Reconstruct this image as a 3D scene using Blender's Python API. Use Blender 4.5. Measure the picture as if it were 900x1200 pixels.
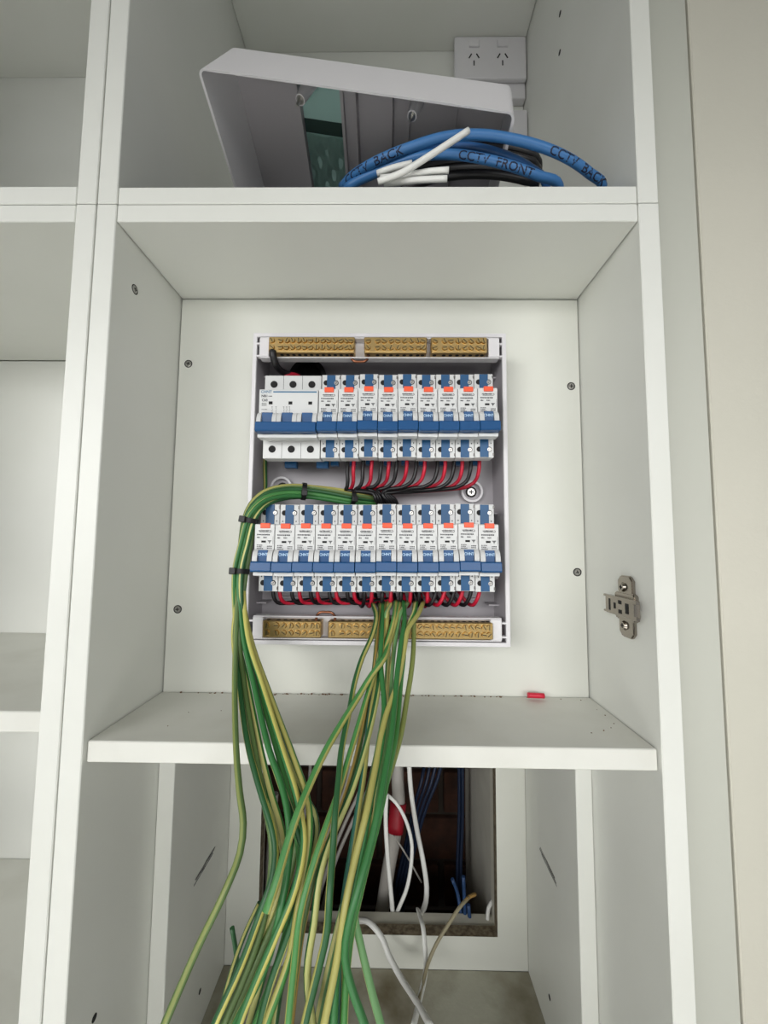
import bpy, bmesh, math, random
from mathutils import Vector, Matrix
random.seed(7)
PI = math.pi
for o in list(bpy.data.objects): bpy.data.objects.remove(o)
S = bpy.context.scene
COL = S.collection

# ---------------------------------------------------------------- camera, light, exposure
# metres; X right, Y into the cabinet (Y = 0 is the cabinet fronts), Z = 0 is the camera's height, floor at Z = FLOOR
FLOOR = -0.72
cd = bpy.data.cameras.new('camera'); cam = bpy.data.objects.new('camera', cd); COL.objects.link(cam)
cd.sensor_fit = 'HORIZONTAL'; cd.sensor_width = 36.0; cd.lens = 36.0 * 464.4 / 900.0
cd.clip_start = 0.01; cd.clip_end = 60
_p, _y, _r = 0.0757, 0.0123, -0.0085
cam.matrix_world = (Matrix.Translation((0.0134, -0.317, 0.0)) @ Matrix.Rotation(_y, 4, 'Z') @ Matrix.Rotation(_p, 4, 'X')
                    @ Matrix.Rotation(_r, 4, 'Y') @ Matrix.Rotation(PI/2, 4, 'X'))
S.camera = cam

W = bpy.data.worlds.new('world'); S.world = W; W.use_nodes = True
bg = W.node_tree.nodes['Background']; bg.inputs[0].default_value = (0.95, 0.985, 1.0, 1); bg.inputs[1].default_value = 0.33

def area(name, loc, target, sx, sy, power, col, spread=180):
    l = bpy.data.lights.new(name, 'AREA'); l.shape = 'RECTANGLE'; l.size = sx; l.size_y = sy; l.energy = power; l.color = col; l.spread = math.radians(spread)
    o = bpy.data.objects.new(name, l); COL.objects.link(o); o.location = loc
    o.rotation_euler = (Vector(target) - Vector(loc)).to_track_quat('-Z', 'Y').to_euler()
    return o
# daylight of two windows behind the photographer: sky light comes in heading downwards, so their beams are tilted down
area('window_daylight_right', (0.5, -1.7, 0.22), (0, 0, -0.124), 1, 0.7, 1.5, (1.0, 0.995, 0.985), 55)
area('window_daylight_left', (-1, -1.7, 0.3), (0, 0, -0.083), 2.4, 0.7, 4.4, (1.0, 0.995, 0.985), 50)
area('floor_bounce_fill', (-0.1, -0.72, 2.05), (-0.1, -0.72, -0.72), 0.25, 0.25, 7.5, (1.0, 0.995, 0.985), 24)  # added fill lamp aimed at the floor so its bounce brightens the undersides

vs = S.view_settings; vs.view_transform = 'Standard'; vs.look = 'None'; vs.exposure = 0.0; vs.gamma = 1.0; vs.use_curve_mapping = False

# ---------------------------------------------------------------- materials
def srgb(r, g, b):
    f = lambda c: (c/255/12.92) if c <= 10 else ((c/255+0.055)/1.055)**2.4
    return (f(r), f(g), f(b), 1)
def mat(name, col, rough=0.5, metal=0.0, noise=None, bump=None, spec=0.5, trans=0, coat=0, alpha=1.0):
    m = bpy.data.materials.new(name); m.use_nodes = True; nt = m.node_tree; b = nt.nodes['Principled BSDF']
    b.inputs['Roughness'].default_value = rough; b.inputs['Metallic'].default_value = metal
    b.inputs['Specular IOR Level'].default_value = spec; b.inputs['Transmission Weight'].default_value = trans
    b.inputs['Coat Weight'].default_value = coat; b.inputs['Alpha'].default_value = alpha
    c = srgb(*col); b.inputs['Base Color'].default_value = c
    if noise or bump:
        tc = nt.nodes.new('ShaderNodeTexCoord')
    if noise:
        scale, col2, lo, hi = noise
        n = nt.nodes.new('ShaderNodeTexNoise'); n.inputs['Scale'].default_value = scale; n.inputs['Detail'].default_value = 5
        nt.links.new(tc.outputs['Object'], n.inputs['Vector'])
        r = nt.nodes.new('ShaderNodeValToRGB'); r.color_ramp.elements[0].position = lo; r.color_ramp.elements[1].position = hi
        r.color_ramp.elements[0].color = c; r.color_ramp.elements[1].color = srgb(*col2)
        nt.links.new(n.outputs['Fac'], r.inputs['Fac']); nt.links.new(r.outputs['Color'], b.inputs['Base Color'])
    if bump:
        scale, strength, dist = bump
        n2 = nt.nodes.new('ShaderNodeTexNoise'); n2.inputs['Scale'].default_value = scale; n2.inputs['Detail'].default_value = 3
        nt.links.new(tc.outputs['Object'], n2.inputs['Vector'])
        bp = nt.nodes.new('ShaderNodeBump'); bp.inputs['Strength'].default_value = strength; bp.inputs['Distance'].default_value = dist
        nt.links.new(n2.outputs['Fac'], bp.inputs['Height']); nt.links.new(bp.outputs['Normal'], b.inputs['Normal'])
    return m
M = {}
M['melamine'] = mat('white_melamine', (220, 221, 215), 0.42, noise=(6, (214, 215, 208), 0.35, 0.75), bump=(900, 0.12, 0.0004))
M['backboard'] = mat('thin_white_back_board', (216, 217, 209), 0.5, noise=(5, (209, 210, 200), 0.35, 0.75), bump=(900, 0.1, 0.0004))
M['dirty'] = mat('dusty_white_board', (172, 171, 156), 0.75, noise=(11, (104, 94, 70), 0.46, 0.72), bump=(300, 0.3, 0.0006))
M['shelf_dust'] = mat('dusty_shelf_board', (214, 214, 207), 0.5, noise=(14, (200, 199, 190), 0.45, 0.8), bump=(900, 0.12, 0.0004))
M['chip'] = mat('raw_chipboard', (128, 116, 94), 0.9, noise=(160, (84, 74, 58), 0.4, 0.65))
M['paint'] = mat('cream_wall_paint', (202, 199, 186), 0.6, noise=(3, (196, 194, 181), 0.4, 0.7), bump=(260, 0.25, 0.0008))
M['filler'] = mat('white_filler_board', (190, 191, 181), 0.5, bump=(700, 0.15, 0.0004))
M['floor'] = mat('pale_floor', (222, 222, 218), 0.6, noise=(3, (214, 213, 208), 0.4, 0.7))
M['brick'] = mat('dark_brick', (78, 48, 34), 0.95, noise=(30, (48, 32, 25), 0.35, 0.7), bump=(120, 0.6, 0.003))
M['mortar'] = mat('mortar', (66, 58, 50), 0.95, bump=(200, 0.5, 0.002))
M['cavity'] = mat('shaded_cavity_timber', (58, 50, 42), 0.95, noise=(40, (36, 31, 27), 0.4, 0.7))  # timber linings, colour darkened to stand for the shade inside the cavity
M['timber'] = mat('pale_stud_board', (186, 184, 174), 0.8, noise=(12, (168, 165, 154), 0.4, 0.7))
M['abs'] = mat('white_plastic', (214, 212, 214), 0.38)
M['abs_grey'] = mat('light_grey_plastic', (168, 164, 168), 0.45)
M['bodyw'] = mat('breaker_white', (206, 207, 206), 0.4)
M['blue'] = mat('breaker_blue', (6, 76, 122), 0.42)
M['bluet'] = mat('toggle_blue', (4, 72, 124), 0.38)
M['red'] = mat('test_red', (226, 48, 36), 0.4)
M['orange'] = mat('test_orange', (234, 84, 44), 0.4)
M['black'] = mat('black_plastic', (16, 16, 17), 0.5)
M['hole'] = mat('dark_hole', (20, 19, 19), 0.8)
M['ink'] = mat('dark_print', (40, 42, 48), 0.7)
M['inkl'] = mat('pale_print', (176, 206, 232), 0.6)
M['inkb'] = mat('blue_print', (40, 104, 142), 0.6)
M['steel'] = mat('zinc_steel', (176, 174, 170), 0.32, 1.0)
M['nickel'] = mat('nickel_plate', (150, 143, 134), 0.22, 1.0)
M['darksteel'] = mat('dark_steel', (110, 108, 106), 0.4, 1.0)
M['brass'] = mat('brass', (188, 160, 108), 0.34, 1.0)
M['brass2'] = mat('brass_screw', (204, 174, 116), 0.28, 1.0)
M['copper'] = mat('copper', (122, 80, 60), 0.38, 1.0)
M['rail'] = mat('din_rail_zinc', (190, 190, 190), 0.35, 1.0)
M['wred'] = mat('red_insulation', (196, 30, 56), 0.4)
M['wblack'] = mat('black_insulation', (22, 21, 23), 0.42)
GREENS = [(46, 108, 54), (36, 86, 46), (70, 130, 68), (34, 94, 78), (110, 156, 102), (88, 112, 64), (60, 120, 56)]
YELLS = [(186, 180, 96), (162, 158, 88), (194, 190, 122), (190, 156, 84), (172, 174, 108), (124, 134, 72)]
for i, g in enumerate(GREENS): M['g%d' % i] = mat('green_insulation_%d' % i, g, 0.45)
for i, g in enumerate(YELLS): M['y%d' % i] = mat('yellow_insulation_%d' % i, g, 0.45)
M['cat'] = mat('blue_cable_jacket', (56, 112, 168), 0.42)
M['cat2'] = mat('darker_blue_cable_jacket', (40, 92, 150), 0.4)
M['catd'] = mat('navy_cable_jacket', (18, 34, 60), 0.5)
M['catm'] = mat('muted_blue_cable_jacket', (36, 66, 108), 0.5)
M['whitec'] = mat('white_cable_jacket', (226, 226, 222), 0.42)
M['greyc'] = mat('grey_cable_jacket', (168, 164, 158), 0.5)
M['tan'] = mat('tan_cable_jacket', (146, 138, 112), 0.5)
M['tantip'] = mat('yellow_brown_core', (190, 150, 84), 0.5)
M['tape'] = mat('red_tape', (150, 18, 36), 0.45)
M['teal'] = mat('teal_tinted_pane', (160, 196, 190), 0.22, coat=0.3)  # base colour lightened in place of light shining through the pane
M['tealdark'] = mat('dark_teal_strip', (28, 52, 48), 0.4)
M['film'] = mat('teal_plastic_film', (150, 186, 178), 0.25, bump=(60, 0.6, 0.004))
M['crumb'] = mat('brown_crumbs', (112, 84, 58), 0.9)
M['scuff'] = mat('black_scuff', (52, 52, 54), 0.8)

# ---------------------------------------------------------------- helpers
def link(o, parent=None):
    COL.objects.link(o)
    if parent: o.parent = parent
    return o
def obj(name, me, m, parent=None, loc=None, rot=None):
    if isinstance(me, bmesh.types.BMesh):
        bm = me; me = bpy.data.meshes.new(name); bm.to_mesh(me); bm.free()
    if m is not None and len(me.materials) == 0:
        for k in (m if isinstance(m, (list, tuple)) else [m]): me.materials.append(M[k])
    o = bpy.data.objects.new(name, me)
    if loc: o.location = loc
    if rot: o.rotation_euler = rot
    return link(o, parent)
def tag(o, label, cat, group=None):
    o['label'] = label; o['category'] = cat
    if group: o['group'] = group
    return o
def struct(o): o['kind'] = 'structure'; return o
def thing(name, label, cat, loc=(0, 0, 0), group=None):
    o = bpy.data.objects.new(name, None); o.empty_display_size = 0.02; o.location = loc; link(o); return tag(o, label, cat, group)
def copy_tree(o, parent=None):
    c = o.copy(); COL.objects.link(c)
    if parent: c.parent = parent
    for ch in list(o.children): copy_tree(ch, c)
    return c
def addbox(bm, x0, x1, y0, y1, z0, z1, mi=0):
    v = [bm.verts.new(p) for p in ((x0,y0,z0),(x1,y0,z0),(x1,y1,z0),(x0,y1,z0),(x0,y0,z1),(x1,y0,z1),(x1,y1,z1),(x0,y1,z1))]
    fs = []
    for f in ((3,2,1,0),(4,5,6,7),(0,1,5,4),(1,2,6,5),(2,3,7,6),(3,0,4,7)):
        fc = bm.faces.new([v[i] for i in f]); fc.material_index = mi; fs.append(fc)
    return v, fs
def box(x0, x1, y0, y1, z0, z1, bev=0.0006, seg=1):
    bm = bmesh.new(); addbox(bm, x0, x1, y0, y1, z0, z1)
    if bev: bmesh.ops.bevel(bm, geom=bm.edges[:], offset=bev, segments=seg, affect='EDGES', profile=0.5)
    return bm
def addcyl(bm, c, axis, r, h, n=16, r2=None, mi=0):
    # cylinder from c along axis (unit vector) of length h
    a = Vector(axis).normalized(); u = a.orthogonal().normalized(); w = a.cross(u); c = Vector(c); r2 = r if r2 is None else r2
    A = [bm.verts.new(c + (u*math.cos(2*PI*i/n) + w*math.sin(2*PI*i/n))*r) for i in range(n)]
    B = [bm.verts.new(c + a*h + (u*math.cos(2*PI*i/n) + w*math.sin(2*PI*i/n))*r2) for i in range(n)]
    fs = [bm.faces.new(A[::-1]), bm.faces.new(B)]
    for i in range(n): fs.append(bm.faces.new((A[i], A[(i+1) % n], B[(i+1) % n], B[i])))
    for f in fs: f.material_index = mi
    return fs
def addring(bm, c, axis, r0, r1, h, n=24, mi=0):
    a = Vector(axis).normalized(); u = a.orthogonal().normalized(); w = a.cross(u); c = Vector(c)
    def lp(r, d): return [bm.verts.new(c + a*d + (u*math.cos(2*PI*i/n) + w*math.sin(2*PI*i/n))*r) for i in range(n)]
    L = [lp(r0, 0), lp(r0, h), lp(r1, h), lp(r1, 0)]
    for k in range(4):
        P_, Q = L[k], L[(k+1) % 4]
        for i in range(n):
            f = bm.faces.new((P_[i], P_[(i+1) % n], Q[(i+1) % n], Q[i])); f.material_index = mi
def prism(pts, x0, x1, mi=0, bm=None):
    # pts: (y,z) profile extruded along X
    bm = bm or bmesh.new()
    A = [bm.verts.new((x0, y, z)) for y, z in pts]; B = [bm.verts.new((x1, y, z)) for y, z in pts]; n = len(pts)
    fs = [bm.faces.new(A), bm.faces.new(B[::-1])]
    for i in range(n): fs.append(bm.faces.new((A[i], B[i], B[(i+1) % n], A[(i+1) % n])))
    for f in fs: f.material_index = mi
    bmesh.ops.recalc_face_normals(bm, faces=bm.faces[:])
    return bm
def smooth(o, ang=0.6):
    me = o.data
    for p in me.polygons: p.use_smooth = True
    try: me.set_sharp_from_angle(angle=ang)
    except Exception: pass
    return o
def resample(pts, step=0.006):
    P = [Vector(p) for p in pts]; P = [P[0]*2 - P[1]] + P + [P[-1]*2 - P[-2]]; out = []
    for i in range(1, len(P)-2):
        a, b, c, d = P[i-1], P[i], P[i+1], P[i+2]
        n = max(2, int((c-b).length/step))
        def knot(t, p, q): return t + max((q-p).length, 1e-6)**0.5
        t0 = 0; t1 = knot(t0, a, b); t2 = knot(t1, b, c); t3 = knot(t2, c, d)
        for k in range(n):
            t = t1 + (t2-t1)*k/n
            A1 = a*((t1-t)/(t1-t0)) + b*((t-t0)/(t1-t0)); A2 = b*((t2-t)/(t2-t1)) + c*((t-t1)/(t2-t1)); A3 = c*((t3-t)/(t3-t2)) + d*((t-t2)/(t3-t2))
            B1 = A1*((t2-t)/(t2-t0)) + A2*((t-t0)/(t2-t0)); B2 = A2*((t3-t)/(t3-t1)) + A3*((t-t1)/(t3-t1))
            out.append(B1*((t2-t)/(t2-t1)) + B2*((t-t1)/(t2-t1)))
    out.append(P[-2]); return out
def tube(pts, r, n=8, step=0.006, stripe=None, twist=0.0, phase=0.0, flat=None, closed=False):
    pts = resample(pts, step); bm = bmesh.new(); N = len(pts); rings = []
    t = (pts[1]-pts[0]).normalized(); u = t.orthogonal().normalized()
    if flat: u = Vector((1, 0, 0)); u = (u - t*u.dot(t)).normalized()
    s = 0
    for i, p in enumerate(pts):
        t2 = (pts[min(i+1, N-1)] - pts[max(i-1, 0)]).normalized()
        q = t.rotation_difference(t2); u = q @ u; u = (u - t2*u.dot(t2)).normalized(); t = t2
        w = t.cross(u)
        if i: s += (p - pts[i-1]).length
        ph = phase + twist*s
        ra, rb = (r*flat, r) if flat else (r, r)
        rings.append([bm.verts.new(p + u*math.cos(ph+2*PI*k/n)*ra + w*math.sin(ph+2*PI*k/n)*rb) for k in range(n)])
    for i in range(N-1):
        for k in range(n):
            f = bm.faces.new((rings[i][k], rings[i][(k+1) % n], rings[i+1][(k+1) % n], rings[i+1][k])); f.smooth = True
            if stripe and k in stripe: f.material_index = 1
    a = bm.faces.new(rings[0][::-1]); b = bm.faces.new(rings[-1])
    return bm
def textmesh(body, size, extrude=0.0001, align='CENTER', bold=0.0):
    c = bpy.data.curves.new('lettering', 'FONT'); c.body = body; c.size = size; c.align_x = align; c.align_y = 'CENTER'; c.extrude = extrude; c.offset = bold
    c.resolution_u = 2
    o = bpy.data.objects.new('lettering', c); COL.objects.link(o); bpy.context.view_layer.update()
    me = bpy.data.meshes.new_from_object(o.evaluated_get(bpy.context.evaluated_depsgraph_get()))
    bpy.data.objects.remove(o); bpy.data.curves.remove(c); me.materials.clear(); return me
ORD = ['leftmost', 'second', 'third', 'fourth', 'fifth', 'sixth', 'seventh', 'eighth', 'ninth', 'tenth', 'eleventh', 'rightmost']

# ---------------------------------------------------------------- dimensions
HW, T, TB = 0.2226, 0.017, 0.0158          # half inner width, side panel, board
ZU, ZT, ZL, D0, D1 = 0.2722, 0.3038, -0.1575, 0.1078, 0.2633
ZC, ZB = 0.787, -0.574                       # inside top of upper cabinet, inside bottom of lower cabinet

# ---------------------------------------------------------------- setting
o = struct(obj('floor', box(-2.6, 2.2, -3.2, 0.5, FLOOR-0.05, FLOOR, 0), 'floor'))
o = struct(obj('ceiling', box(-2.6, 2.2, -3.2, 0.5, 2.1, 2.15, 0), 'paint'))
# wall behind the cabinets, with the rough opening into the cavity
bm = bmesh.new()
OX0, OX1, OZ0, OZ1 = -0.166, 0.166, -0.535, -0.20
for b in ((-2.6, OX0, FLOOR, 2.1), (OX1, 2.2, FLOOR, 2.1), (OX0, OX1, FLOOR, OZ0), (OX0, OX1, OZ1, 2.1)):
    addbox(bm, b[0], b[1], 0.2815, 0.30, b[2], b[3])
struct(obj('wall_back', bm, 'paint'))
bw = struct(obj('wall_brick', box(-0.42, 0.42, 0.512, 0.56, -0.72, -0.02, 0), 'mortar'))
bme = box(-0.1145, 0.1145, -0.006, 0.010, -0.0375, 0.0375, 0.002); brick = None
k = 0
for r in range(8):
    for c in range(-2, 3):
        x = c*0.24 + (0.12 if r % 2 else 0.0)
        if abs(x) > 0.31: continue
        loc = (x, 0.505 + random.uniform(-0.001, 0.001), -0.66 + r*0.086)
        if brick is None: brick = obj('brick', bme, 'brick', bw, loc); b_ = brick
        else:
            b_ = brick.copy(); COL.objects.link(b_); b_.parent = bw; b_.location = loc
struct(obj('trim_1', box(0.1665, 0.185, 0.3005, 0.498, -0.70, -0.03, 0.001), 'timber'))       # pale board on the right of the cavity
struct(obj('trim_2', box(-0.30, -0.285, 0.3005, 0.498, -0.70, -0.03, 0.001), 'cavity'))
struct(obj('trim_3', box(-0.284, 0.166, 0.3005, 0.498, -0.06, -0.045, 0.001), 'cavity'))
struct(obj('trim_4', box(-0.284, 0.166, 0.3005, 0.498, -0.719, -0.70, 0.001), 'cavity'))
# right hand side: recessed filler strip and the painted wall beside it
struct(obj('trim_5', box(HW+T+0.0015, 0.3118, 0.050, 0.066, FLOOR, 1.2, 0.0006), 'filler'))
struct(obj('wall_right', box(0.3136, 1.6, 0.0488, 0.20, FLOOR, 2.1, 0.0012), 'paint'))

# ---------------------------------------------------------------- cabinets
def panel(name, b, parent, m='melamine', bev=0.0007): return obj(name, box(*b, bev), m, parent)
X0, X1 = -HW, HW
G = 0.0006
# tall middle cabinet that holds the switchboard
cab = thing('tall_cabinet', 'open white middle cabinet holding the switchboard, with a shelf below it', 'cabinet', (0, 0, 0))
panel('side_panel', (X0-T, X0, 0, D1+0.016, FLOOR, ZU+TB), cab)
panel('side_panel', (X1, X1+T, 0, D1+0.016, FLOOR, ZU+TB), cab)
panel('top_panel', (X0+G, X1-G, 0.0004, D1, ZU, ZU+TB-0.0002), cab)
bp = panel('back_panel', (X0+0.0012, X1-0.0012, D0, D0+0.016, ZL-0.0165, ZU-0.0014), cab, 'backboard', 0.0004)
panel('shelf', (X0+0.0010, X1-0.0010, 0.004, D0-0.0022, ZL-0.0162, ZL), cab, 'shelf_dust')
for s in (-1, 1):
    a, b = sorted((s*(HW-0.0004), s*(HW-T)))
    panel('liner_panel', (a, b, D0+0.0005, D1-0.0005, ZB, ZL-0.0175), cab)
panel('bottom_panel', (X0+G, X1-G, 0.0004, D1, ZB-TB, ZB), cab, 'dirty')
panel('plinth', (X0+G, X1-G, 0.03, 0.046, FLOOR, ZB-TB), cab)
# rear board with the sawn opening
bm = bmesh.new(); CX0, CX1, CZ0, CZ1 = -0.161, 0.165, -0.532, -0.205
zlo, zhi = ZB, ZU-0.002; xs = [X0+T, CX0, CX1, X1-T]; zs = [zlo, CZ0, CZ1, zhi]
grid = {}
for d, y in ((0, D1), (1, D1+0.016)):
    for i, x in enumerate(xs):
        for j, z in enumerate(zs): grid[d, i, j] = bm.verts.new((x, y, z))
for i in range(3):
    for j in range(3):
        if i == 1 and j == 1: continue
        bm.faces.new([grid[0, i, j], grid[0, i+1, j], grid[0, i+1, j+1], grid[0, i, j+1]])
        bm.faces.new([grid[1, i, j], grid[1, i, j+1], grid[1, i+1, j+1], grid[1, i+1, j]])
for a, b in (((1, 1), (2, 1)), ((2, 1), (2, 2)), ((2, 2), (1, 2)), ((1, 2), (1, 1))):
    f = bm.faces.new([grid[0, a[0], a[1]], grid[1, a[0], a[1]], grid[1, b[0], b[1]], grid[0, b[0], b[1]]]); f.material_index = 1
bmesh.ops.recalc_face_normals(bm, faces=bm.faces[:])
obj('rear_board', bm, ['backboard', 'chip'], cab)
# countersunk screws of the back panel
def screw_bm(r=0.0036):
    bm = bmesh.new(); addcyl(bm, (0, 0, 0), (0, -1, 0), r, 0.0007, 18, r*0.8)
    addbox(bm, -r*0.55, r*0.55, -0.00085, -0.0003, -r*0.12, r*0.12, 1); addbox(bm, -r*0.12, r*0.12, -0.00088, -0.0003, -r*0.55, r*0.55, 1)
    addring(bm, (0, 0.0001, 0), (0, -1, 0), r, r*1.22, 0.0003, 18, 1)
    return bm
sme = None
for x, z in ((-0.211, 0.196), (-0.210, -0.073), (0.212, 0.172), (0.213, -0.030)):
    if sme is None: sc = obj('screw', screw_bm(), ['steel', 'hole'], cab, (x, D0, z), (0, 0.4, 0)); sme = sc.data
    else: obj('screw', sme, None, cab, (x, D0, z), (0, random.uniform(0, 1.5), 0))
obj('screw', sme, None, cab, (X0, 0.0295, 0.2305), (0, 0, PI/2))
# scuffs and pin holes on the inner sides
def scuff(side, yc, zc, L, ang, n, parent, w=0.0007):
    bm = bmesh.new(); x = side*(HW-T); d = Vector((0, math.cos(ang), math.sin(ang))); e = Vector((0, -math.sin(ang), math.cos(ang))); nx = Vector((-side*0.00025, 0, 0))
    for k in range(n):
        off = (k-(n-1)/2)*0.0022 + random.uniform(-0.0004, 0.0004); a = random.uniform(-0.5, -0.34)*L; b = random.uniform(0.34, 0.5)*L; m_ = 6; prev = None
        for j in range(m_+1):
            s = a + (b-a)*j/m_; ww = w*random.uniform(0.4, 1.2)
            c = Vector((x, yc, zc)) + d*s + e*(off + random.uniform(-0.0003, 0.0003)) + nx
            cur = (bm.verts.new(c - e*ww), bm.verts.new(c + e*ww))
            if prev: bm.faces.new((prev[0], cur[0], cur[1], prev[1]))
            prev = cur
    return obj('scuff_mark', bm, 'scuff', parent)
scuff(1, 0.187, -0.3815, 0.054, 0.03, 3, cab, 0.0007); scuff(-1, 0.189, -0.391, 0.058, -0.03, 3, cab, 0.0007)
pin = None
for x, y, z in ((X0+T, 0.19, -0.531), (X1-T, 0.19, -0.529), (X0, 0.032, -0.387)):
    s = 1 if x < 0 else -1
    bm = bmesh.new(); addcyl(bm, (0, 0, 0), (s, 0, 0), 0.0028, 0.0003, 14)
    obj('pin_hole', bm, 'hole', cab, (x, y, z))
# hinge mounting plate on the right side
hp = obj('hinge_plate', bmesh.new(), 'nickel', cab); 
bm = bmesh.new()
def rplate(bm, y0, y1, z0, z1, x0, x1, ch):
    pts = [(y0+ch, z0), (y1-ch, z0), (y1, z0+ch), (y1, z1-ch), (y1-ch, z1), (y0+ch, z1), (y0, z1-ch), (y0, z0+ch)]
    prism(pts, x0, x1, 0, bm)
rplate(bm, 0.024, 0.045, -0.0805, -0.0605, X1-0.0035, X1, 0.004); rplate(bm, 0.024, 0.045, -0.0475, -0.0275, X1-0.0035, X1, 0.004)
rplate(bm, 0.020, 0.049, -0.066, -0.042, X1-0.0045, X1, 0.002)
bmesh.ops.bevel(bm, geom=bm.edges[:], offset=0.0009, segments=2, affect='EDGES')
bm.to_mesh(hp.data); bm.free()
bm = bmesh.new(); rplate(bm, 0.012, 0.055, -0.0620, -0.0460, X1-0.0095, X1-0.0044, 0.001)
for z in (-0.0610, -0.0470): addbox(bm, X1-0.0085, X1-0.0060, 0.054, 0.0605, z-0.0009, z+0.0009)
for z in (-0.0605, -0.0475): addbox(bm, X1-0.0105, X1-0.0075, 0.0075, 0.013, z-0.0017, z+0.0017)
bmesh.ops.bevel(bm, geom=bm.edges[:], offset=0.0005, segments=1, affect='EDGES')
obj('mounting_arm', bm, 'nickel', hp)
bm = bmesh.new()
for y, z, a, b in ((0.048, -0.054, 0.0010, 0.005), (0.040, -0.054, 0.0013, 0.0025), (0.032, -0.050, 0.0022, 0.0016), (0.032, -0.058, 0.0022, 0.0016), (0.022, -0.054, 0.0022, 0.0042)):
    addbox(bm, X1-0.0098, X1-0.0094, y-a, y+a, z-b, z+b)
obj('slot_recess', bm, 'hole', hp)['kind'] = 'stuff'
for z in (-0.0705, -0.0375):
    bm = bmesh.new(); addcyl(bm, (X1-0.0034, 0.0365, z), (-1, 0, 0), 0.0042, 0.0022, 20, 0.0032); addbox(bm, X1-0.0058, X1-0.0054, 0.0345, 0.0385, z-0.0005, z+0.0005, 1); addbox(bm, X1-0.0058, X1-0.0054, 0.036, 0.037, z-0.002, z+0.002, 1)
    smooth(obj('screw', bm, ['nickel', 'hole'], hp))

# upper middle cabinet
cu = thing('wall_cabinet', 'open white upper cabinet holding the loose cover and blue cable coil', 'cabinet', (0, 0, ZU+TB))
cu.location = (0, 0, 0)
ZUB = ZU + TB
panel('side_panel', (X0-T, X0, 0, D1+0.016, ZUB+G, ZC+TB), cu)
panel('side_panel', (X1, X1+T, 0, D1+0.016, ZUB+G, ZC+TB), cu)
panel('bottom_panel', (X0+G, X1-G, 0.0004, D1, ZUB+0.0004, ZT), cu)
panel('top_panel', (X0+G, X1-G, 0.0004, D1, ZC, ZC+TB), cu)
panel('back_panel', (X0+G, X1-G, D1, D1+0.016, ZUB+G, ZC+TB), cu)
for y, z in ((0.132, 0.660), (0.136, 0.612)):
    bm = bmesh.new(); addcyl(bm, (0, 0, 0), (-1, 0, 0), 0.0030, 0.0003, 14); obj('pin_hole', bm, 'hole', cu, (X1, y, z))
# left neighbours
GX = -HW - T - 0.0012                        # right outer face of the left-hand cabinets
LX1 = GX - T; LX0 = LX1 - 2*HW
cl = thing('tall_cabinet', 'open empty white cabinet with shelves at the left edge', 'cabinet', (0, 0, 0))
panel('side_panel', (LX1, GX, 0, D1+0.016, FLOOR, ZUB), cl); panel('side_panel', (LX0-T, LX0, 0, D1+0.016, FLOOR, ZUB), cl)
panel('top_panel', (LX0+G, LX1-G, 0.0004, D1, ZU, ZUB-0.0002), cl)
panel('shelf', (LX0+G, LX1-G, 0.003, D1-0.0005, -0.1515, -0.1355), cl, 'shelf_dust')
panel('shelf', (LX0+G, LX1-G, 0.003, D1-0.0005, -0.459, -0.443), cl, 'shelf_dust')
panel('bottom_panel', (LX0+G, LX1-G, 0.0004, D1, ZB-TB, ZB), cl); panel('plinth', (LX0+G, LX1-G, 0.03, 0.046, FLOOR, ZB-TB), cl)
panel('back_panel', (LX0+G, LX1-G, D1, D1+0.016, ZB, ZU-G), cl)
cv = thing('wall_cabinet', 'open empty white upper cabinet in the top left corner', 'cabinet', (0, 0, 0))
panel('side_panel', (LX1, GX, 0, D1+0.016, ZUB+G, ZC+TB), cv); panel('side_panel', (LX0-T, LX0, 0, D1+0.016, ZUB+G, ZC+TB), cv)
panel('bottom_panel', (LX0+G, LX1-G, 0.0004, D1, ZUB+0.0004, ZT+0.001), cv); panel('top_panel', (LX0+G, LX1-G, 0.0004, D1, 0.745, 0.745+TB), cv)
panel('back_panel', (LX0+G, LX1-G, D1, D1+0.016, ZUB+G, ZC+TB), cv)

# ---------------------------------------------------------------- enclosure base
RY, BY = 0.061, D0-0.0004
EX0, EX1, EZ0, EZ1 = -0.1215, 0.1265, -0.0955, 0.2050
en = thing('electrical_enclosure', 'white plastic switchboard base screwed to the cabinet back panel', 'electrical enclosure')
bm = bmesh.new(); w = 0.0024
addbox(bm, EX0, EX1, BY-0.003, BY, EZ0, EZ1)
for b in ((EX0, EX0+w, EZ0, EZ1), (EX1-w, EX1, EZ0, EZ1), (EX0+w, EX1-w, EZ0, EZ0+w), (EX0+w, EX1-w, EZ1-w, EZ1)):
    addbox(bm, b[0], b[1], RY, BY-0.003, b[2], b[3])
obj('tray', bm, 'abs_grey', en)
bm = bmesh.new(); e = 0.0008
for b in ((EX0-e, EX0+w+e, EZ0-e, EZ1+e), (EX1-w-e, EX1+e, EZ0-e, EZ1+e), (EX0+w, EX1-w, EZ0-e, EZ0+w+e), (EX0+w, EX1-w, EZ1-w-e, EZ1+e)):
    addbox(bm, b[0], b[1], RY-0.0012, RY+0.002, b[2], b[3])
bmesh.ops.bevel(bm, geom=bm.edges[:], offset=0.0004, segments=1, affect='EDGES')
obj('rim', bm, 'abs', en)
for x0, x1 in ((EX0+w, EX0+w+0.010), (EX1-w-0.010, EX1-w)):
    for z in (0.172, 0.128, 0.030, -0.035, -0.062): obj('rib', box(x0, x1, 0.086, BY-0.003, z-0.0008, z+0.0008, 0), 'abs_grey', en)
for z in (0.166, -0.058): obj('rib', box(EX0+0.02, EX1-0.02, 0.098, BY-0.003, z-0.0009, z+0.0009, 0), 'abs_grey', en)
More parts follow.
